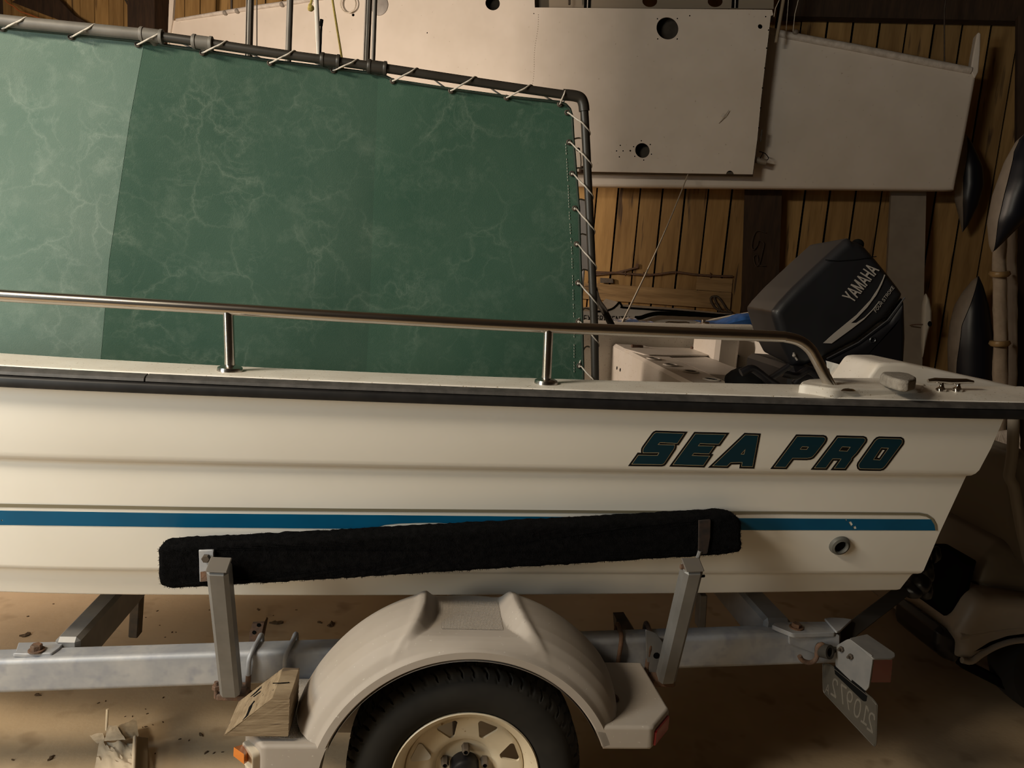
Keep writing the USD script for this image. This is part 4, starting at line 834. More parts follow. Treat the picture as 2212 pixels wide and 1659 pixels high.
bl_ = thing('black_bag', 'black bag slumped in the motor well behind the bench', 'bag', tuple(onY(1615, 830, 2.75)-np.array([0, 0, .05])))
obj('bag', crumple(trimesh.creation.icosphere(4, 1.0).apply_scale([.075, .08, .055]), .016, 14.).apply_translation(onY(1612, 823, 2.75)), BLACK, bl_)

# things lying along the far gunwale
tq = onY(1600, 712, 4.22)
def cloth(cx_pts, y0, y1, amp, seed, material, name, label, cat_):
    """a crumpled heap under the outline cx_pts (pixels at depth y0), reaching back to y1"""
    pl_ = YP(y0); po = pl_.poly(cx_pts); x0, z0, x1, z1 = po.bounds; z0 = max(z0, float(ZL('top', x0))+.014); X = np.linspace(x0, x1, 40); V = []
    for v in np.linspace(0, 1, 18):
        row = []
        for x in X:
            g = po.intersection(LineString([(x, z0-1), (x, z1+1)])); top = g.bounds[3] if not g.is_empty else z0
            hgt = max(.006, top-z0)*math.sin(math.pi*min(1, .15+v*.85))**.6 if v < 1 else 0
            row.append([x, y0+(y1-y0)*v, z0+max(hgt, 0)])
        V.append(row)
    V = np.array(V); nz = meshkit.fbm(V*13.+seed, 4, seed)-.5; V[1:-1, 1:-1, 2] += amp*nz[1:-1, 1:-1]; V[1:-1, 1:-1, 1] += amp*.8*(meshkit.fbm(V*11.+9, 3, seed+4)-.5)[1:-1, 1:-1]
    f0 = V[0].copy(); f0[:, 2] = z0-.004; V = np.concatenate([f0[None], V])
    t = thing(name, label, cat_, tuple(V.reshape(-1, 3).mean(0)*np.array([1, 1, 0])+np.array([0, 0, z0]))); obj('heap', grid(V), material, t, smooth=50); return t
tl = cloth([(1515, 712), (1530, 704), (1570, 698), (1590, 690), (1612, 681), (1628, 680), (1640, 690), (1646, 706), (1646, 714)], 4.12, 4.34, .035, 3, TARP, 'blue_tarp', 'crumpled blue tarp on the far gunwale next to the outboard motor', 'tarp')
cl = thing('canvas_sheet', 'folded beige canvas sheet leaning behind the blue tarp on the far gunwale', 'sheet', tuple(onY(1550, 712, 4.36)))
cs = YP(4.36); obj('sheet', puff(cs, cs.poly([(1490, 712), (1494, 706), (1540, 693), (1580, 685), (1618, 678), (1626, 684), (1625, 714), (1560, 714)]), -.05, .0, .01, n=70), CANV, cl, smooth=40)
obj('fold', tube([cs.hit(a, b, .008) for a, b in [(1494, 704), (1540, 691), (1580, 683), (1616, 677)]], .008, 8), CANV, cl, smooth=60)
cloth([(1328, 706), (1334, 696), (1350, 690), (1365, 687), (1378, 689), (1384, 697), (1395, 698), (1406, 696), (1412, 703), (1412, 708)], 4.13, 4.27, .03, 8, PLASTIC, 'plastic_bag', 'clear plastic bag with blue contents on the far gunwale by the white cord', 'bag')
# worn foam block on the stern deck
zg = float(ZL('inn', 1.42))+.013
fb = ZP(zg); fo = [(1899, 830), (1902, 826), (1938, 826), (1962, 830), (1976, 838), (1976, 843), (1960, 848), (1942, 846), (1915, 838)]
fbt = thing('foam_block', 'flat worn grey foam block lying on the stern deck beside the cleat', 'block', tuple(onZ(1938, 838, zg)))
obj('block', puff(fb, fb.poly(fo), .0, .032, .008, n=60), STONE, fbt, smooth=40)

# ================================================================ trailer
trl = thing('boat_trailer', 'galvanised boat trailer with a pale plastic fender and cream wheel under the boat', 'trailer', (.165, 2.6, 0))
BF = 2.14                                        # front face of the near main beam
bz = lambda k, x: np.polyval(np.polyfit([-1.15, .72, 1.30], {'t': [.475, .581, .610], 'b': [.370, .473, .501]}[k], 1), x)
def main_beam(y0, y1, x0, x1):
    P = []
    for x in (x0, x1):
        t, b = bz('t', x), bz('b', x); r = .016
        sec = []
        for (cy_, cz_, a0) in [(y1-r, t-r, 0), (y0+r, t-r, 90), (y0+r, b+r, 180), (y1-r, b+r, 270)]:
            for a in np.linspace(a0, a0+90, 6): sec.append([x, cy_+r*math.cos(math.radians(a)), cz_+r*math.sin(math.radians(a))])
        P.append(sec)
    P = np.array(P); g = grid(P, wrap=True, flip=True); c = [P[0].mean(0), P[1].mean(0)]; n = P.shape[1]
    caps = tri(np.vstack([P[0], c[:1], P[1], c[1:]]), [[(i+1) % n, i, n] for i in range(n)]+[[n+1+i, n+1+(i+1) % n, 2*n+1] for i in range(n)])
    t = cat(g, caps); t.fix_normals(); return t
obj('main_beam', main_beam(BF, BF+.075, -3.6, 1.345), GALV, trl, smooth=40)
obj('main_beam', main_beam(2*YC-BF-.075, 2*YC-BF, -3.6, 1.345), GALV, trl, smooth=40)
# cross members bolted on top of the beams
def cross(x, z, w, h, flat=None):
    c = obj('cross_member', cat(beam((x, BF+.07, bz('t', x)+.03), (x, 2*YC-BF-.07, bz('t', x)+.03), w, h, b=.01)), GALVD, trl); return c
zc = bz('t', -1.02)
c1 = obj('cross_member', beam((-1.00, BF+.07, zc-.035), (-1.00, 2*YC-BF-.07, zc-.035), .07, .12, b=.012), GALVD, trl)
pz = ZP(zc+.004); obj('cross_plate', puff(pz, pz.poly([(28, 1414), (34, 1409), (40, 1390), (140, 1388), (128, 1402), (112, 1413), (60, 1415)]), -.008, .004, .003, n=60), GALV, c1, smooth=35)
qb = onZ(79, 1405, zc+.010); obj('bolt', cat(disc(qb, (0, 0, 1), .022, .004), hexnut(qb+np.array([0, 0, .003]), (0, 0, 1), .0155, .016)), RUST, c1)
hb0, hb1 = onY(297, 1290, 2.86), onY(292, 1372, 2.86); obj('hanger', beam(hb0, hb1, .035, .05, up=(0, 1, 0), b=.004), DARKSTEEL, c1)
c2 = obj('cross_member', beam((1.16, BF+.05, bz('t', 1.16)-.035), (1.16, 2*YC-BF-.05, bz('t', 1.16)-.035), .09, .12, b=.012), GALVD, trl)
obj('hanger', beam(onY(1516, 1280, 2.75), onY(1512, 1352, 2.75), .03, .05, up=(0, 1, 0), b=.004), GALVD, c2)
# keel supports (bunks) under the hull, carrying the boat
for s_ in (-1, 1):
    obj('keel_bunk', beam((-1.3, YC+s_*.42, float(ZL('b', -1.3))-.108), (1.30, YC+s_*.42, float(ZL('b', 1.3))-.108), .09, .10, b=.01), CARPET, trl)
for x in (): obj('cross_member', beam((x, BF+.05, bz('t', x)-.05), (x, 2*YC-BF-.05, bz('t', x)-.05), .06, .06, b=.008), GALVD, trl)
# axle and little brackets behind the beam
obj('axle', cyl((.165, 1.98, .315), (.165, 2*YC-1.98, .315), .028, 16), DARKSTEEL, trl)
b1 = YP(2.30); obj('spring_hanger', cat(b1.extrude(b1.poly([(541, 1362), (547, 1343), (572, 1342), (562, 1385), (540, 1388)]), .012), b1.extrude(b1.poly([(562, 1388), (572, 1342), (575, 1345), (566, 1388)]), .03, -.03)), RUST, trl, smooth=False)
for a, b in [(559, 1350), (549, 1366)]: obj('bolt_hole', disc(b1.hit(a, b, .012), (0, -1, 0), .006, .002, 14), BLACK, trl)
b2 = YP(2.32); obj('spring_hanger', b2.extrude(b2.poly([(1327, 1329), (1350, 1328), (1369, 1358), (1369, 1372), (1330, 1372)]), .05, -.02), DARKSTEEL, trl, smooth=False)
# U-bolts round the beam
def ubolt(pts, label=None, r=.0065): return obj('u_bolt', tube(smooth_path(pts, 5), r, 10), label and RUST or GALV, trl, smooth=60)
Yf = BF-.012
zt_ = lambda px: bz('t', onY(px, 1400, BF)[0])
for px, bot, rusty in [(539, 1480, False), (617, 1472, False), (1338, 1452, True), (1402, 1460, True)]:
    x = onY(px, 1420, Yf)[0]; t = bz('t', x); b = bz('b', x)
    pts = [(x+.012, BF+.10, t-.05), (x+.012, BF+.09, t+.006), (x+.010, BF+.05, t+.009), (x+.006, BF+.01, t+.006), (x, Yf, t-.012), (x-.002, Yf, (t+b)/2), (x-.004, Yf, b-.02)]
    u_ = obj('u_bolt', tube(smooth_path([np.array(q) for q in pts], 5), .0072, 10), RUST if rusty else GALV, trl, smooth=60)
    obj('thread', cyl((x-.002, Yf, (t+b)/2-.012), (x-.004, Yf, b-.03), .0078, 10), RUST, u_); obj('nut', hexnut((x-.004, Yf, b-.022), (0, 0, 1), .013, .012), RUST, u_)
# guide posts: square tubes bolted to the beam, leaning out to the carpeted guide
def post(top, bot, yt, yb, w, face_turn=0.0):
    P1, P0 = onY(*top, yt), onY(*bot, yb); t = beam(P0, P1, w, w, up=(0, 1, 0), b=.010)
    o = obj('guide_post', t, GALVD if False else mat('post_steel', (.19, .188, .185), (.235, .232, .228), 10., rough=.5, metal=.35), trl, smooth=30)
    d = (P1-P0)/np.linalg.norm(P1-P0); obj('post_cap', beam(P1-d*.001, P1+d*.004, w*.98, w*.98, up=(0, 1, 0), b=.004), mat('cap_brown', (.13, .115, .10), rough=.6), o); return o, P0, P1, d
po1, P0, P1, d1 = post((473, 1221), (500, 1494), 1.905, 2.085, .054)
obj('foot_bracket', cat(cbox(P0+np.array([-.04, -.01, -.025]), P0+np.array([.04, .06, -.005]), .004)), RUST, po1)
obj('foot_bolt', cat(cyl(P0+np.array([-.042, .0, .03]), P0+np.array([-.042, .0, -.02]), .006, 10), hexnut(P0+np.array([-.042, 0, .008]), (0, 0, 1), .012, .012)), RUST, po1)
po2, Q0, Q1, d2 = post((1496, 1221), (1437, 1466), 1.905, 2.085, .052)
obj('foot_bracket', cbox(Q0+np.array([-.04, -.01, -.025]), Q0+np.array([.03, .06, .0]), .004), RUST, po2)
obj('side_bolt', cat(cyl(onY(1470, 1224, 1.91), onY(1488, 1226, 1.91), .007, 10), hexnut(onY(1476, 1225, 1.91), (1, 0, .1), .012, .012)), RUST, po2)
obj('tie_end', beam(onY(1512, 1245, 1.90), onY(1523, 1244, 1.90), .004, .008), BLACK, po2)
gus = YP(2.125); obj('gusset', puff(gus, gus.poly([(1394, 1360), (1418, 1368), (1440, 1400), (1450, 1440), (1440, 1468), (1404, 1462), (1396, 1420)]), -.004, .004, .002, n=50), GALVD, po2, smooth=35)
obj('gusset_hole', disc(gus.hit(1418, 1416, .004), (0, -1, 0), .010, .001, 16), BLACK, po2)
# carpeted side guide
gp = YP(1.965)
gpoly = gp.poly([(345, 1186), (348, 1178), (362, 1174.5), (700, 1157), (1100, 1135), (1400, 1119), (1520, 1111.5), (1570, 1109.5), (1590, 1115), (1598, 1124), (1599, 1182), (1592, 1190), (1570, 1194), (1500, 1199), (1100, 1224), (700, 1249), (500, 1261), (372, 1267.5), (352, 1262), (346, 1252)])
gm = puff(gp, gpoly, -.055, .018, .014, n=420, k=5); gm.vertices = gm.vertices+gm.vertex_normals*((meshkit.fbm(gm.vertices*90., 2, 3)-.5)*.006)[:, None]
gd = obj('side_guide', gm, CARPET, trl, smooth=50, label='black carpeted guide board along the hull')
# short fibres standing off the carpet, denser at its rim
smp, fi = trimesh.sample.sample_surface(gm, 15000, seed=5); fn = gm.face_normals[fi]
keep = smp[:, 1] < 2.0; smp, fn = smp[keep], fn[keep]; N_ = len(smp)
dr = fn+rng.normal(0, .45, fn.shape); dr /= np.linalg.norm(dr, axis=1, keepdims=True); ln = rng.uniform(.002, .0058, N_)[:, None]
c_path = str(gd.GetPath())+'/carpet_pile'; bc = UsdGeom.BasisCurves.Define(stage, c_path); bc.CreateTypeAttr('linear')
pts3 = np.stack([smp-fn*.001, smp+dr*ln], 1).reshape(-1, 3)-_base[str(gd.GetPath())]
bc.CreatePointsAttr(Vt.Vec3fArray.FromNumpy(pts3.astype(np.float32))); bc.CreateCurveVertexCountsAttr(Vt.IntArray.FromNumpy(np.full(N_, 2, np.int32)))
bc.CreateWidthsAttr(Vt.FloatArray.FromNumpy(np.full(2*N_, .0007, np.float32))); bc.SetWidthsInterpolation('vertex')
UsdShade.MaterialBindingAPI.Apply(bc.GetPrim()).Bind(FUZZ); bc.GetPrim().SetCustomDataByKey('kind', 'stuff')
g2 = YP(1.94); br_ = obj('guide_bracket', puff(g2, g2.poly([(430, 1188), (462, 1187), (463, 1254), (432, 1256)]), -.004, .004, .002, n=40), GALV, trl, smooth=35)
obj('bolt', hexnut(g2.hit(446, 1205, .004), (0, -1, 0), .011, .010), DARKSTEEL, br_); obj('rust_patch', g2.extrude(g2.poly([(434, 1234), (446, 1232), (450, 1238), (450, 1254), (434, 1255)]), .001, .004), RUST, br_, smooth=False)
g3 = YP(1.944); br2 = obj('guide_bracket', puff(g3, g3.poly([(1509, 1124), (1535, 1122), (1534, 1160), (1528, 1196), (1508, 1198)]), -.004, .003, .002, n=40), mat('rust_black', (.028, .015, .010), (.010, .007, .006), 60., rough=.85), trl, smooth=35)
obj('bracket_arm', cyl(g3.hit(1504, 1215, .0), g3.hit(1512, 1190, .0), .006, 8), GALVD, br2)

# wheel: tyre with shoulder blocks, pressed rim, hub and nuts
HX, HZ = .165, .316
NT = 432; th = np.arange(NT)*2*np.pi/NT
prof = [(.196, 1.862), (.202, 1.848), (.215, 1.838), (.240, 1.829), (.262, 1.828), (.280, 1.833), (.2905, 1.841), (.291, 1.8425), (.297, 1.846), (.303, 1.851), (.308, 1.857), (.312, 1.865), (.315, 1.874), (.318, 1.888), (.320, 1.905), (.3205, 1.925), (.3205, 1.95), (.3205, 1.975), (.320, 1.99), (.317, 2.01), (.31, 2.02), (.29, 2.032), (.26, 2.035), (.21, 2.02), (.196, 2.0)]
TV = np.zeros((len(prof), NT, 3))
for i, (r, y) in enumerate(prof):
    rr_ = np.full(NT, r)
    if 8 <= i <= 18:
        s_ = (i-8)/6.0; ph = (th*58/(2*np.pi)+.22*math.sin(s_*6.0)+(.5 if i >= 13 else 0)) % 1.0
        groove = np.clip(1-np.abs(ph-.5)/.11, 0, 1)**.6; rr_ = rr_-groove*.008*(1 if i > 8 else .6)
        if i in (13, 16): rr_ = rr_-.007
    TV[i, :, 0] = HX+rr_*np.cos(th); TV[i, :, 1] = y; TV[i, :, 2] = HZ+rr_*np.sin(th)
tg = grid(TV, wrap=True, flip=False)
tg = tg if tg.face_normals[np.argmin(tg.triangles_center[:, 1]), 1] < 0 else tri(tg.vertices, np.asarray(tg.faces)[:, ::-1])
tyre = obj('tyre', tg, TYRE, trl, smooth=40)
def rlathe(pr, n=72): 
    return lathe([(r, -y) for r, y in pr], (HX, 0, HZ), (0, -1, 0), n)
rimp = [(.040, 1.915), (.062, 1.914), (.078, 1.912), (.083, 1.905), (.090, 1.898), (.105, 1.893), (.150, 1.889), (.160, 1.893), (.1625, 1.899), (.166, 1.885), (.170, 1.872), (.180, 1.860), (.190, 1.848), (.197, 1.843), (.200, 1.846), (.199, 1.852), (.190, 1.870), (.186, 1.96), (.178, 1.96), (.172, 1.92), (.150, 1.897), (.105, 1.901), (.080, 1.918), (.040, 1.923), (.040, 1.915)]
rm_ = rlathe(rimp); rm_.merge_vertices(); rm_.fix_normals()
rman = to_man(rm_)
for k in range(8):
    a = math.radians(22.5+45*k); c_ = np.array([.128*math.cos(a), .128*math.sin(a)]); e = np.array([math.cos(a), math.sin(a)]); s_ = np.array([-e[1], e[0]])
    if 3 == k: continue
    tp = Polygon([c_+e*.019+s_*.028, c_+e*.019-s_*.028, c_-e*.022-s_*.004, c_-e*.022+s_*.004]).buffer(-.004).buffer(.0075, join_style=1)
    ex = trimesh.creation.extrude_polygon(affinity.translate(tp, HX, HZ), .2, engine='earcut'); v = np.array(ex.vertices); ex.vertices = np.stack([v[:, 0], 1.85+v[:, 2]*.6, v[:, 1]], 1); ex.fix_normals()
    rman = rman-to_man(ex)
rim = obj('rim', from_man(rman), RIM, tyre, smooth=32)
a = math.radians(157.5); c_ = np.array([.128*math.cos(a), .128*math.sin(a)]); e = np.array([math.cos(a), math.sin(a)]); s_ = np.array([-e[1], e[0]])
tp = Polygon([c_+e*.019+s_*.028, c_+e*.019-s_*.028, c_-e*.022-s_*.004, c_-e*.022+s_*.004]).buffer(-.004).buffer(.0075, join_style=1)
wpn = Plane((0, 1.887, 0), (1, 0, 0), (0, 0, 1)); obj('covered_hole', puff(wpn, affinity.translate(tp, HX, HZ), -.006, .0012, .001, n=50, k=3), mat('grey_cover', (.50, .46, .39), rough=.55), tyre, smooth=35)
obj('hub', rlathe([(1e-5, 1.835), (.026, 1.836), (.030, 1.842), (.031, 1.868), (.036, 1.874), (.040, 1.885), (.041, 1.93), (1e-5, 1.93)], 40), ENGLOW, tyre, smooth=40)
obj('hub_cap', rlathe([(1e-5, 1.832), (.018, 1.833), (.0225, 1.838), (.0225, 1.842), (1e-5, 1.842)], 32), DARKSTEEL, tyre)
for k in range(5):
    a = math.radians(90+72*k); q = np.array([HX+.057*math.cos(a), 0, HZ+.057*math.sin(a)])
    o = obj('lug_nut', lathe([(.0062, 1.0), (.0062, .0), (.0085, .0), (.0108, .004), (.0108, .020), (.012, .026), (.012, .030)][1:], (0, 0, 0), (0, 1, 0), 6).apply_translation(q+np.array([0, 1.884, 0])), CHROME if False else mat('nut_steel', (.20, .17, .14), rough=.4, metal=.6), tyre)
    obj('lug_stud', disc(q+np.array([0, 1.889, 0]), (0, -1, 0), .0065, .002, 12), BLACK, tyre)
w2_ = obj('tyre', trimesh.Trimesh(np.asarray(tg.vertices)*np.array([1, -1, 1])+np.array([0, 2*YC, 0]), np.asarray(tg.faces)[:, ::-1], process=False), TYRE, trl, smooth=40)
obj('rim', rlathe([(1e-5, 2*YC-1.90), (.16, 2*YC-1.89), (.198, 2*YC-1.85), (.199, 2*YC-1.96), (1e-5, 2*YC-1.97)], 40), RIM, w2_)

# fender: crowned arch over the wheel with a flat step at the top and a foot at either end
FT = np.radians(np.unique(np.r_[np.linspace(160.5, 122, 22), np.linspace(122, 60, 150), np.linspace(60, 21.5, 22)]))[::-1]
def sstep(x, a, b): t = np.clip((x-a)/(b-a), 0, 1); return t*t*(3-2*t)
FPROF = [(1.806, .380, 0, 99), (1.796, .379, 0, 99), (1.790, .383, 0, 99), (1.790, .401, 0, 99), (1.793, .405, .0, 99), (1.799, .406, .05, 26), (1.812, .406, .36, 22.5), (1.832, .406, .64, 18.5), (1.862, .406, .84, 15.5), (1.900, .406, .96, 13.5), (1.945, .406, 1.0, 12.5), (1.99, .406, .96, 12.5), (2.03, .406, .82, 12.5), (2.060, .406, .55, 12.5), (2.078, .406, .2, 12.5), (2.082, .40, 0, 99), (2.082, .380, 0, 99)]
QY = ([1.795, 1.806, 1.820, 1.835, 1.85], [0, .35, .75, .97, 1.0])
def fender_xyz(t, y, r0, b, hw):
    deg = math.degrees(t); end = sstep(deg, 14, 40)*.5+.5 if deg < 90 else 1-sstep(deg, 158, 178)*.45
    r = r0+.074*b*end
    if hw < 90:
        a_ = abs(deg-91); inside = 1-sstep(a_, hw-.8, hw+1.9)
        rp_ = .405+(.421/max(math.sin(t), .3)-.405)*float(np.interp(y, *QY)); r += .005*math.exp(-((a_-hw-3.0)/1.8)**2)*min(1, b*1.5)
        r = r*(1-inside)+min(rp_, r)*inside
    return [HX-.005+r*math.cos(t), y, HZ+r*math.sin(t)]
_fp = np.array(FPROF[5:15]); _yy = np.r_[np.linspace(1.799, 1.87, 26), np.linspace(1.875, 2.078, 20)]
FPROF = FPROF[:5]+[(y, .406, float(np.interp(y, _fp[:, 0], _fp[:, 2])), float(np.interp(y, _fp[:, 0], _fp[:, 3]))) for y in _yy]+FPROF[15:]
FV = np.array([[fender_xyz(t, y, r0, b, hw) for y, r0, b, hw in FPROF] for t in FT])
fm = grid(FV); fm = fm if fm.face_normals[len(fm.faces)//2][2] > 0 else tri(fm.vertices, np.asarray(fm.faces)[:, ::-1])
inner = grid(np.array([[[HX-.005+(r0-.004)*math.cos(t), y, HZ+(r0-.004)*math.sin(t)] for y, r0 in ((1.793, .379), (2.08, .379))] for t in FT]))
fend = obj('fender', cat(fm, inner), FENDER, trl, smooth=28)
tpad = []
for t in np.radians(np.linspace(101.0, 79.5, 12)):
    tpad.append([[HX-.005+(.421+.0012)/math.sin(t)*math.cos(t), y, HZ+.421+.0012] for y in np.linspace(1.87, 2.035, 6)])
tp_m = grid(tpad); obj('tread_pad', tp_m if tp_m.face_normals[0][2] > 0 else tri(tp_m.vertices, np.asarray(tp_m.faces)[:, ::-1]), TREADPAD, fend)
# feet
def foot(pts_xy, ztop, zbot, name, slope=0.0):
    pl_ = ZP(ztop); po = Polygon(pts_xy); f_ = to_man(puff(pl_, po, zbot-ztop, 0.0, .010, n=90, k=4)); cut = cyl((HX-.005, 1.7, HZ), (HX-.005, 2.078, HZ), .3805, 96); cut.fix_normals(); return from_man(f_-to_man(cut))
f1z = .457
c0 = onZ(565, 1611, f1z); c1_ = onZ(526, 1590, f1z); c2_ = onZ(510, 1575, f1z)
ff = foot([(c0[0], 1.79), (-.12, 1.79), (-.12, 2.105), (c0[0]-.055, 2.105), (c0[0]-.055, 1.86)], f1z, .30, 'foot')
obj('fender_foot', ff, FENDER, fend, smooth=35)
pd = ZP(f1z); obj('tread_pad', pd.extrude(Polygon([(c0[0]-.01, 1.825), (-.245, 1.815), (-.215, 1.87), (-.215, 2.09), (c0[0]-.04, 2.09), (c0[0]-.045, 1.87)]), .0012), TREADPAD, fend, smooth=False)
f2z = .515
d0 = onZ(1412, 1571, f2z); d1_ = onZ(1446, 1530, f2z); d2_ = onZ(1391, 1440, f2z)
ff2 = foot([(.46, 1.79), (d0[0], 1.79), (d1_[0], d1_[1]), (d2_[0], 2.12), (.47, 2.12)], f2z, f2z-.068, 'foot')
obj('fender_foot', ff2, FENDER, fend, smooth=35)
ev = np.array([d1_[0]-d0[0], d1_[1]-d0[1], 0]); evn = ev/np.linalg.norm(ev); nrm_ = np.array([evn[1], -evn[0], 0])
rp = Plane(d0+np.array([0, 0, -.068])+nrm_*.0, evn, (0, 0, 1)); Lr = np.linalg.norm(ev)
obj('red_reflector', puff(rp, sbox(Lr*.10, .008, Lr*.95, .052).buffer(-.004).buffer(.004), -.004, .006, .003, n=50, k=3), REDLENS, fend, smooth=35)
# amber side light on the front foot
al = onZ(520, 1626, .41); alp = np.array([c0[0]-.042, 1.815, .0])
lb = obj('side_light_base', puff(Plane((c0[0]-.03, 1.82, .405), (-.55, -.83, 0)[::1] if False else (.55, -.83, 0), (0, 0, 1)), sbox(-.035, -.030, .035, .030).buffer(-.01).buffer(.01), -.01, .012, .004, n=50, k=3), mat('cream_plastic', (.66, .58, .46), rough=.5), fend, smooth=35)
A0, A1 = onY(507, 1612, 1.775), onY(542, 1648, 1.775)
obj('side_light', hull_of([onY(505, 1614, 1.80), onY(529, 1607, 1.86), onY(545, 1622, 1.86), onY(527, 1629, 1.775), onY(504, 1633, 1.80), onY(527, 1651, 1.775), onY(534, 1646, 1.80), onY(545, 1632, 1.86)]), AMBER, fend, smooth=False)
obj('rubber_plug', crumple(trimesh.creation.icosphere(2, .008), .002, 60.).apply_translation(onZ(662, 1500, f1z+.004)), BLACK, fend)
obj('dark_knob', crumple(trimesh.creation.icosphere(2, .012), .006, 60.).apply_translation(onZ(1326, 1508, f2z+.006)), RUST, fend)
# rear: plate of the beam end, light bracket, licence plate, hook
zr = float(bz('t', 1.2)); 
e1 = Plane((0, BF-.004, 0), (1, 0, 0), (0, 0, 1)); rb = obj('end_bracket', cat(
    puff(e1, e1.poly([(1702, 1372), (1716, 1368), (1800, 1366), (1812, 1370), (1812, 1402), (1778, 1413), (1764, 1412), (1722, 1396), (1703, 1390)]), -.004, .006, .003, n=60), puff(ZP(zr+.012), ZP(zr+.012).poly([(1668, 1352), (1674, 1346), (1784, 1344), (1806, 1368), (1712, 1370)]), -.012, .003, .002, n=50)), GALV, trl, smooth=35)
qb = onZ(1720, 1356, zr+.015); obj('bolt', cat(disc(qb, (0, 0, 1), .022, .004), hexnut(qb+np.array([0, 0, .003]), (0, 0, 1), .015, .012)), RUST, rb)
lbp = ZP(zr+.02); obj('lug_plate', puff(lbp, lbp.poly([(1781, 1338), (1792, 1336), (1822, 1337), (1840, 1340), (1815, 1364), (1806, 1366)]), -.004, .004, .002, n=50), GALV, rb, smooth=35)
A, Bq, Cq, D = onY(1812, 1396, 2.10), onY(1886, 1426, 1.99), onY(1874, 1494, 1.99), onY(1805, 1437, 2.10)
xv = Bq-A; lp = Plane(A, xv*np.array([1, 1, 0]), (0, 0, 1)); 
lbk = obj('light_bracket', cat(puff(lp, lp.poly([(1808, 1394), (1830, 1381), (1837, 1380), (1886, 1417), (1886, 1428), (1878, 1484), (1872, 1492), (1860, 1491), (1805, 1438)]).buffer(-.003).buffer(.003), -.003, .003, .0015, n=60)), GALVD, trl, smooth=35)
E0 = lp.hit(1834, 1380); E1 = lp.hit(1886, 1421); tq = Plane(E0, E1-E0, np.array([.75, .66, 0.0])); obj('light_hood', puff(tq, tq.poly([(1834, 1380), (1872, 1371), (1932, 1412), (1933, 1420), (1926, 1424), (1886, 1424)]).buffer(-.003).buffer(.003), -.003, .003, .0015, n=60), GALVD, lbk, smooth=35)
for a, b in [(1819, 1402), (1839, 1418)]: 
    q = lp.hit(a, b, .003); obj('bolt', cat(hexnut(q, lp.N, .009, .008), cyl(q, q+lp.N*.018, .004, 8)), DARKSTEEL, lbk)
tlp = onY(1885, 1426, 2.02); obj('tail_light', hull_of([onY(1888, 1426, 2.00), onY(1928, 1425, 2.10), onY(1924, 1474, 2.10), onY(1882, 1474, 2.00), onY(1892, 1426, 2.08), onY(1887, 1474, 2.08)]), REDLENS, lbk, smooth=False)
# licence plate hanging behind, seen from the back, its figures reversed
PA_, PB_ = onY(1776, 1438, 2.16), onY(1896, 1525, 1.94); PC_, PD_ = onY(1893, 1615, 1.94), onY(1778, 1495, 2.16)
pp = Plane(PA_, (PB_-PA_)*np.array([1, 1, 0]), (0, 0, 1)); plate_poly = pp.poly([(1776, 1432), (1793, 1434), (1885, 1508), (1896, 1522), (1893, 1608), (1889, 1615), (1780, 1498), (1777, 1490)]).buffer(-.004).buffer(.004, join_style=1)
plate = obj('licence_plate', puff(pp, plate_poly, -.002, .0006, .0006, n=80, k=3), PLATE, trl, smooth=35)
obj('plate_rim', tube([pp.to3([q], .001)[0] for q in plate_poly.buffer(-.004).exterior.coords], .0014, 6, caps=False), PLATE, plate, smooth=60)
obj('plate_slot', puff(pp, pp.poly([(1802, 1438), (1812, 1440), (1868, 1494), (1874, 1502), (1872, 1516), (1864, 1514), (1804, 1456)]), -.004, .0012, .0006, n=40, k=2), BLACK, plate, smooth=35)
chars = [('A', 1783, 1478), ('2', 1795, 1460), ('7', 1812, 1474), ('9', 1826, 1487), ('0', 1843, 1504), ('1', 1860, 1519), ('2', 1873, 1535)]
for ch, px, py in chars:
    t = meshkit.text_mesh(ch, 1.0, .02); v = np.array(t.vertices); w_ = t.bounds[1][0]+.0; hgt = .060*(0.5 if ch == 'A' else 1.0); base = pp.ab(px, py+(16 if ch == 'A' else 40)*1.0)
    ab = base+np.stack([(w_-v[:, 0])*hgt*.62, v[:, 1]*hgt], 1); t2 = tri(pp.to3(ab, .0006)+(v[:, 2:3]*.06)*pp.N, np.asarray(t.faces)[:, ::-1]); obj('plate_character', t2, mat('plate_ridge_glint', (.30, .275, .235), rough=.32, metal=.6), plate, smooth=30)  # figures paler than the plate: highlights on the ridges put into the colour
# tie-down strap hooked at the beam and running up to the stern
sth = thing('tie_down_strap', 'dark ratchet strap hooked on the trailer end and pulled up to the boat stern', 'strap', tuple(onY(1742, 1430, 2.10)))
obj('hook', tube(smooth_path([onY(a, b, 2.105) for a, b in [(1727, 1417), (1733, 1426), (1745, 1431), (1757, 1429), (1764, 1420), (1765, 1408), (1767, 1397), (1775, 1392), (1782, 1398), (1783, 1407)]], 5), .0075, 10), RUST, sth, smooth=60)
S0, S1 = onY(1784, 1403, 2.12), onY(1955, 1272, 2.36)
obj('webbing', beam(S0, S1, .006, .046, up=np.cross(ray(1860, 1340), S1-S0), b=.002), mat('strap_black', (.035, .030, .025), rough=.85), sth)
obj('loop', lathe([(.014, -.02), (.022, -.02), (.022, .02), (.014, .02), (.014, -.02)], onY(1781, 1406, 2.10), (.5, -1, .3), 20), mat('strap_black', (.035, .03, .025)), sth)
sj = cat(*[crumple(trimesh.creation.icosphere(3, 1.0).apply_scale(sc), .012, 22., k).apply_translation(onY(a, b, 2.38)) for k, (a, b, sc) in enumerate([(1985, 1258, (.035, .04, .045)), (1968, 1272, (.04, .04, .03)), (2000, 1240, (.025, .03, .05)), (1998, 1276, (.02, .03, .03)), (2020, 1200, (.015, .02, .03))])])
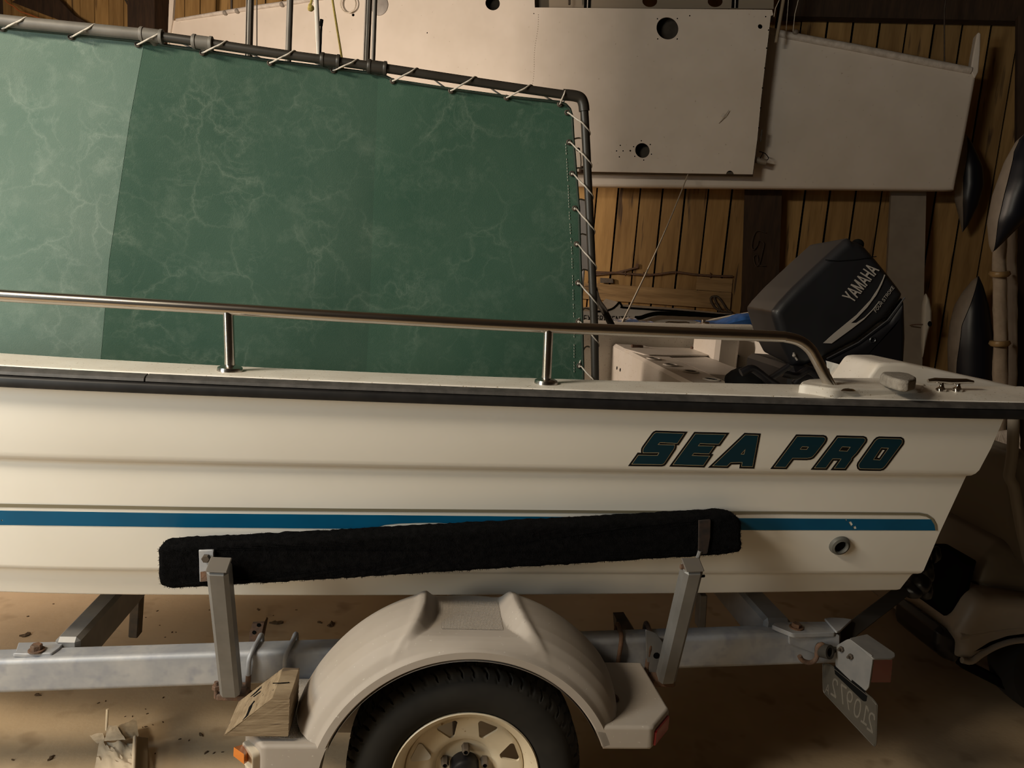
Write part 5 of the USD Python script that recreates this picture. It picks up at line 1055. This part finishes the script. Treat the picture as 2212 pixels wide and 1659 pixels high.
tab = thing('ratchet_buckle', 'black ratchet and slack webbing bunched below the boat transom', 'buckle', tuple(onY(1985, 1285, 2.38))); obj('bunch', sj, ENGLOW, tab)

# ================================================================ timber block, floor things
wbk = thing('timber_block', 'weathered cracked timber block cut to a wedge on the front foot of the fender', 'block', (-.30, 1.87, f1z+.002))
zb_ = f1z+.002
va = onZ(481, 1590, zb_); vb = onZ(623, 1580, zb_); yf = 1.80
va, vb = onY(481, 1590, yf), onY(623, 1580, yf); vc, vd = onY(626, 1509, yf), onY(588, 1514, yf)
zlow = min(va[2], vb[2]); bk_d = None
# back edge depth: where the far top edge stands at the same height as the near one
ys_ = np.linspace(1.85, 2.08, 200); bk_d = ys_[np.argmin([abs(onY(591, 1447, y)[2]-vd[2]) for y in ys_])]
tp3 = np.array([[va[0], 0, zlow], [vb[0], 0, zlow], [vc[0], 0, vc[2]], [vd[0], 0, vc[2]]])
sub = cbox((0, 0, 0), (1, 1, 1), .01)
prism = Polygon([(q[0], q[2]) for q in tp3]); pm_ = YP(yf); bm = pm_.extrude(prism.segmentize(.012), -(bk_d-yf)) if False else pm_.extrude(prism.buffer(-.002).buffer(.002, join_style=1).segmentize(.01), bk_d-yf, -(bk_d-yf))
bm = bm.subdivide().subdivide(); nzv = (meshkit.fbm(bm.vertices*np.array([40, 40, 200.]), 3, 4)-.5)*.0025; bm.vertices = bm.vertices+np.stack([nzv, nzv*.6, nzv*.3*0], 1)
obj('block', bm, WOODBLK, wbk, smooth=30)
sl = np.array([vd[0]-va[0], 0, vd[2]-zlow]); sl /= np.linalg.norm(sl); sn = np.array([-sl[2], 0, sl[0]]); ps = Plane((va[0], yf, zlow), (0, 1, 0), sl)
ps = Plane((va[0], yf, zlow), sl, (0, 1, 0)) ; ps = ps if ps.N@sn > 0 else Plane((va[0], yf, zlow), (0, 1, 0), sl)
for pts in ([(580, 1469), (583, 1471), (575, 1482), (563, 1491), (553, 1500), (543, 1506), (552, 1498), (562, 1488), (572, 1477)], [(552, 1517), (547, 1523), (545, 1530), (540, 1540), (537, 1547), (526, 1557), (533, 1548), (537, 1538), (540, 1529), (546, 1521), (550, 1516)], [(586, 1480), (570, 1493), (550, 1507), (549, 1506), (569, 1491), (585, 1479)]):
    obj('crack', ps.extrude(ps.poly(pts).buffer(.0009), .0008, .0022), BLACK, wbk, smooth=False)
tz = ZP(vc[2]); obj('crack', tz.extrude(tz.poly([(589, 1477), (605, 1476.5), (625, 1475), (625, 1476.5), (605, 1478), (589, 1478.5)]), .0006, .0020), BLACK, wbk, smooth=False)
# crumpled paper bag on the floor
bgp = onZ(255, 1640, 0)
pbag = thing('paper_bag', 'crumpled torn brown paper bag lying on the concrete under the trailer beam', 'bag', (bgp[0], bgp[1], 0))
def sheetz(pts, zs, n=18, amp=.012, seed=0):
    """a creased sheet through four floor-plane pixel corners at heights zs"""
    Pq = [onZ(a, b, z) for (a, b), z in zip(pts, zs)]; V = []
    for v in np.linspace(0, 1, n):
        V.append([(1-v)*((1-u_)*Pq[0]+u_*Pq[1])+v*((1-u_)*Pq[3]+u_*Pq[2]) for u_ in np.linspace(0, 1, n)])
    V = np.array(V); nz = np.abs(meshkit.fbm(V*28.+seed, 3, seed)-.5)*2; V[:, :, 2] = np.maximum(.002, V[:, :, 2]+amp*(nz-.3)); return grid(V)
obj('sheet', cat(sheetz([(215, 1600), (300, 1602), (312, 1700), (195, 1700)], (.03, .05, .04, .01), seed=1, amp=.03)), BAG, pbag, smooth=40)
obj('side_fold', sheetz([(290, 1590), (320, 1593), (318, 1700), (288, 1700)], (.075, .045, .03, .075), seed=2, amp=.006), mat('bag_inside', (.25, .19, .12), rough=.9), pbag, smooth=40)
obj('flap', sheetz([(234, 1567), (252, 1566), (271, 1598), (225, 1600)], (.05, .05, .07, .04), seed=3, amp=.008), BAG, pbag, smooth=40)
obj('torn_flap', sheetz([(250, 1572), (294, 1549), (300, 1590), (272, 1598)], (.03, .06, .07, .05), seed=4, amp=.012), mat('bag_inside', (.25, .19, .12), rough=.9), pbag, smooth=40)
obj('corner', sheetz([(193, 1588), (222, 1582), (228, 1600), (210, 1606)], (.005, .02, .03, .02), seed=5, amp=.010), BAG, pbag, smooth=40)
obj('edge_roll', tube(smooth_path([onZ(292, 1592, .08), onZ(290, 1625, .08), onZ(287, 1700, .075)], 6), .006, 8), BAG, pbag, smooth=60)
obj('straw', tube([onZ(230, 1577, .03), onZ(232, 1532, .10)], .0045, 8), mat('straw_pale', (.70, .60, .45), rough=.5), pbag)
# leaves and crumbs on the concrete
def leaf(px, py, size, seed, ang):
    q = onZ(px, py, 0); n = 9; g = np.random.default_rng(seed); a = np.linspace(0, 2*math.pi, n, endpoint=False); r = size*(.55+.6*g.random(n)); V = [np.array([r[i]*math.cos(a[i])*1.5, r[i]*math.sin(a[i])*.75, size*.5*g.random()+.0005]) for i in range(n)]
    R_ = np.array([[math.cos(ang), -math.sin(ang), 0], [math.sin(ang), math.cos(ang), 0], [0, 0, 1]]); V = [q+R_@v for v in V]; top = q+np.array([0, 0, size*.35+.002]); lo_ = [v*np.array([1, 1, 0]) for v in V]
    return tri(np.vstack(V+[top]+lo_), [[i, (i+1) % n, n] for i in range(n)]+[[n+1+i, n+1+(i+1) % n, (i+1) % n] for i in range(n)]+[[n+1+i, (i+1) % n, i] for i in range(n)])
big = [(598, 1346, .021, 'curled dark leaf on the floor right of the rusty spring hanger'), (716, 1350, .020, 'dark leaf clump on the floor just left of the fender arch'), (690, 1345, .011, 'small dark leaf crumb left of the clump by the fender arch'), (55, 1373, .018, 'flat brown leaf stain-coloured scrap on the floor above the front cross plate'), (558, 1317, .008, 'single dark leaf on the floor below the carpeted guide'), (180, 1331, .008, 'tiny leaf on the floor left of the front cross member'), (111, 1637, .011, 'small dark scrap on the floor left of the paper bag'), (82, 1502, .009, 'dark lump on the floor below the front end of the beam'), (445, 1626, .007, 'brown scrap on the floor left of the amber side light'), (435, 1588, .008, 'dark crumb on the floor left of the timber block')]
for k, (a, b, s_, lb_) in enumerate(big):
    t = thing('dry_leaf', lb_, 'leaf', tuple(onZ(a, b, 0))); obj('blade', leaf(a, b, s_, k, k*1.3), LEAF, t, smooth=False)
crumb_px = [(115, 1305), (340, 1320), (452, 1318), (345, 1351), (357, 1377), (372, 1366), (380, 1366), (315, 1334), (213, 1519), (228, 1515), (314, 1532), (318, 1542), (353, 1507), (308, 1571), (315, 1570), (271, 1548), (286, 1548), (330, 1566), (388, 1597), (335, 1628), (352, 1560), (480, 1625), (462, 1627), (408, 1600), (28, 1642), (60, 1332), (250, 1302), (480, 1310), (640, 1318), (590, 1330), (1010, 1330), (535, 1560)]
for k, (a, b) in enumerate(crumb_px):
    t = thing('leaf_crumb', 'tiny dark leaf crumb lying on the bare concrete floor', 'leaf', tuple(onZ(a, b, 0)), group='leaf crumbs on the concrete floor'); obj('blade', leaf(a, b, .0026+.0018*rng.random(), 50+k, k*.9), LEAF, t, smooth=False)

# ================================================================ golf cart at the right edge
ck = YP(2.62)
cart = thing('golf_cart', 'beige golf cart with a black bumper parked at the right edge', 'golf cart', (2.9, 2.75, 0))
body_px = [(2069, 1378), (2080, 1352), (2104, 1312), (2116, 1298), (2132, 1291), (2170, 1292), (2212, 1297), (2330, 1318), (2400, 1340), (2400, 1470), (2330, 1425), (2260, 1396), (2212, 1393), (2178, 1396), (2145, 1407), (2118, 1424), (2100, 1434), (2075, 1426), (2078, 1395)]
bpl = ck.poly(body_px); obj('front_body', puff(ck, bpl, -.95, .0, .045, n=160, k=6, taper1=.0), CARTBODY, cart, smooth=40)
obj('arch_trim', tube(smooth_path([ck.hit(a, b, .004) for a, b in [(2078, 1426), (2098, 1429), (2120, 1414), (2148, 1398), (2180, 1387), (2212, 1383), (2262, 1386), (2330, 1412)]], 5), .012, 10), CARTBODY, cart, smooth=60)
obj('body_crease', tube(smooth_path([ck.hit(a, b, -.012) for a, b in [(2075, 1374), (2110, 1368), (2160, 1360), (2212, 1356), (2300, 1362)]], 5), .014, 10), CARTBODY, cart, smooth=60)
ch_ = YP(2.72); obj('hood', puff(ch_, ch_.poly([(2112, 1262), (2128, 1232), (2150, 1202), (2172, 1180), (2192, 1172), (2260, 1176), (2330, 1300), (2212, 1296), (2130, 1288)]), -.75, .0, .06, n=120, k=6), CARTHOOD, cart, smooth=40)
cb_ = YP(2.66); obj('bumper', puff(cb_, cb_.poly([(2022, 1395), (2026, 1368), (2040, 1358), (2066, 1372), (2078, 1384), (2076, 1425), (2066, 1436), (2044, 1428), (2026, 1412)]), -.30, .0, .03, n=80, k=5), ENGLOW, cart, smooth=40)
obj('bumper_bar', tube([ck.hit(2030, 1368, -.2), ck.hit(2066, 1290, -.2), ck.hit(2100, 1216, -.2)], .020, 12), mat('bar_brown', (.10, .075, .055), rough=.5), cart, smooth=60)
obj('grille', puff(cb_, cb_.poly([(2060, 1345), (2095, 1222), (2130, 1222), (2112, 1290), (2085, 1330)]), -.25, -.04, .02, n=60, k=4), BLACK, cart, smooth=40)
wpx = [(2188, 960), (2184, 1000), (2180, 1030), (2190, 1050), (2198, 1095), (2208, 1150), (2222, 1210), (2240, 1270)]
obj('windshield_post', tube(smooth_path([ck.hit(a, b, -.02) for a, b in [(2190, 860)]+wpx], 4), .020, 14), GREYPOST, cart, smooth=60)
obj('windshield_post', tube(smooth_path([ck.hit(a, b, -.02)+np.array([.12, .95, 0]) for a, b in [(2190, 860)]+wpx], 4), .020, 14), GREYPOST, cart, smooth=60)
obj('dash_panel', puff(ck, ck.poly([(2206, 990), (2240, 980), (2300, 1240), (2232, 1230), (2204, 1060), (2200, 1035)]), -.9, -.05, .03, n=60, k=4), CARTHOOD, cart, smooth=40)
WC = onY(2262, 1560, 2.66); WC[2] = .23
obj('tyre', lathe([(.12, -.07), (.17, -.085), (.21, -.075), (.228, -.045), (.23, 0), (.228, .045), (.21, .075), (.17, .085), (.12, .07)], (WC[0], 2.72, .23), (0, -1, 0), 48), mat('tyre_dark', (.012, .011, .010), rough=.9), cart, smooth=40)
obj('rim', lathe([(1e-5, .03), (.05, .032), (.06, .05), (.10, .055), (.118, .075), (.125, .07), (.125, 0), (1e-5, 0)], (WC[0], 2.72, .23), (0, -1, 0), 40), RIM, cart, smooth=40)
obj('chassis_bar', beam(ck.hit(2075, 1430, -.1), ck.hit(2170, 1478, -.1), .05, .035), BLACK, cart)
for dx_, dy_ in ((0, .95), (1.65, 0), (1.65, .95)):
    obj('tyre', lathe([(1e-5, -.07), (.17, -.085), (.228, -.045), (.23, 0), (.228, .045), (.17, .085), (1e-5, .07)], (WC[0]+dx_, 2.72+dy_, .23), (0, -1, 0), 36), mat('tyre_dark', (.012, .011, .010)), cart, smooth=40)
obj('chassis', cbox((WC[0]-.2, 2.80, .22), (WC[0]+1.9, 3.6, .34), .02), BLACK, cart)
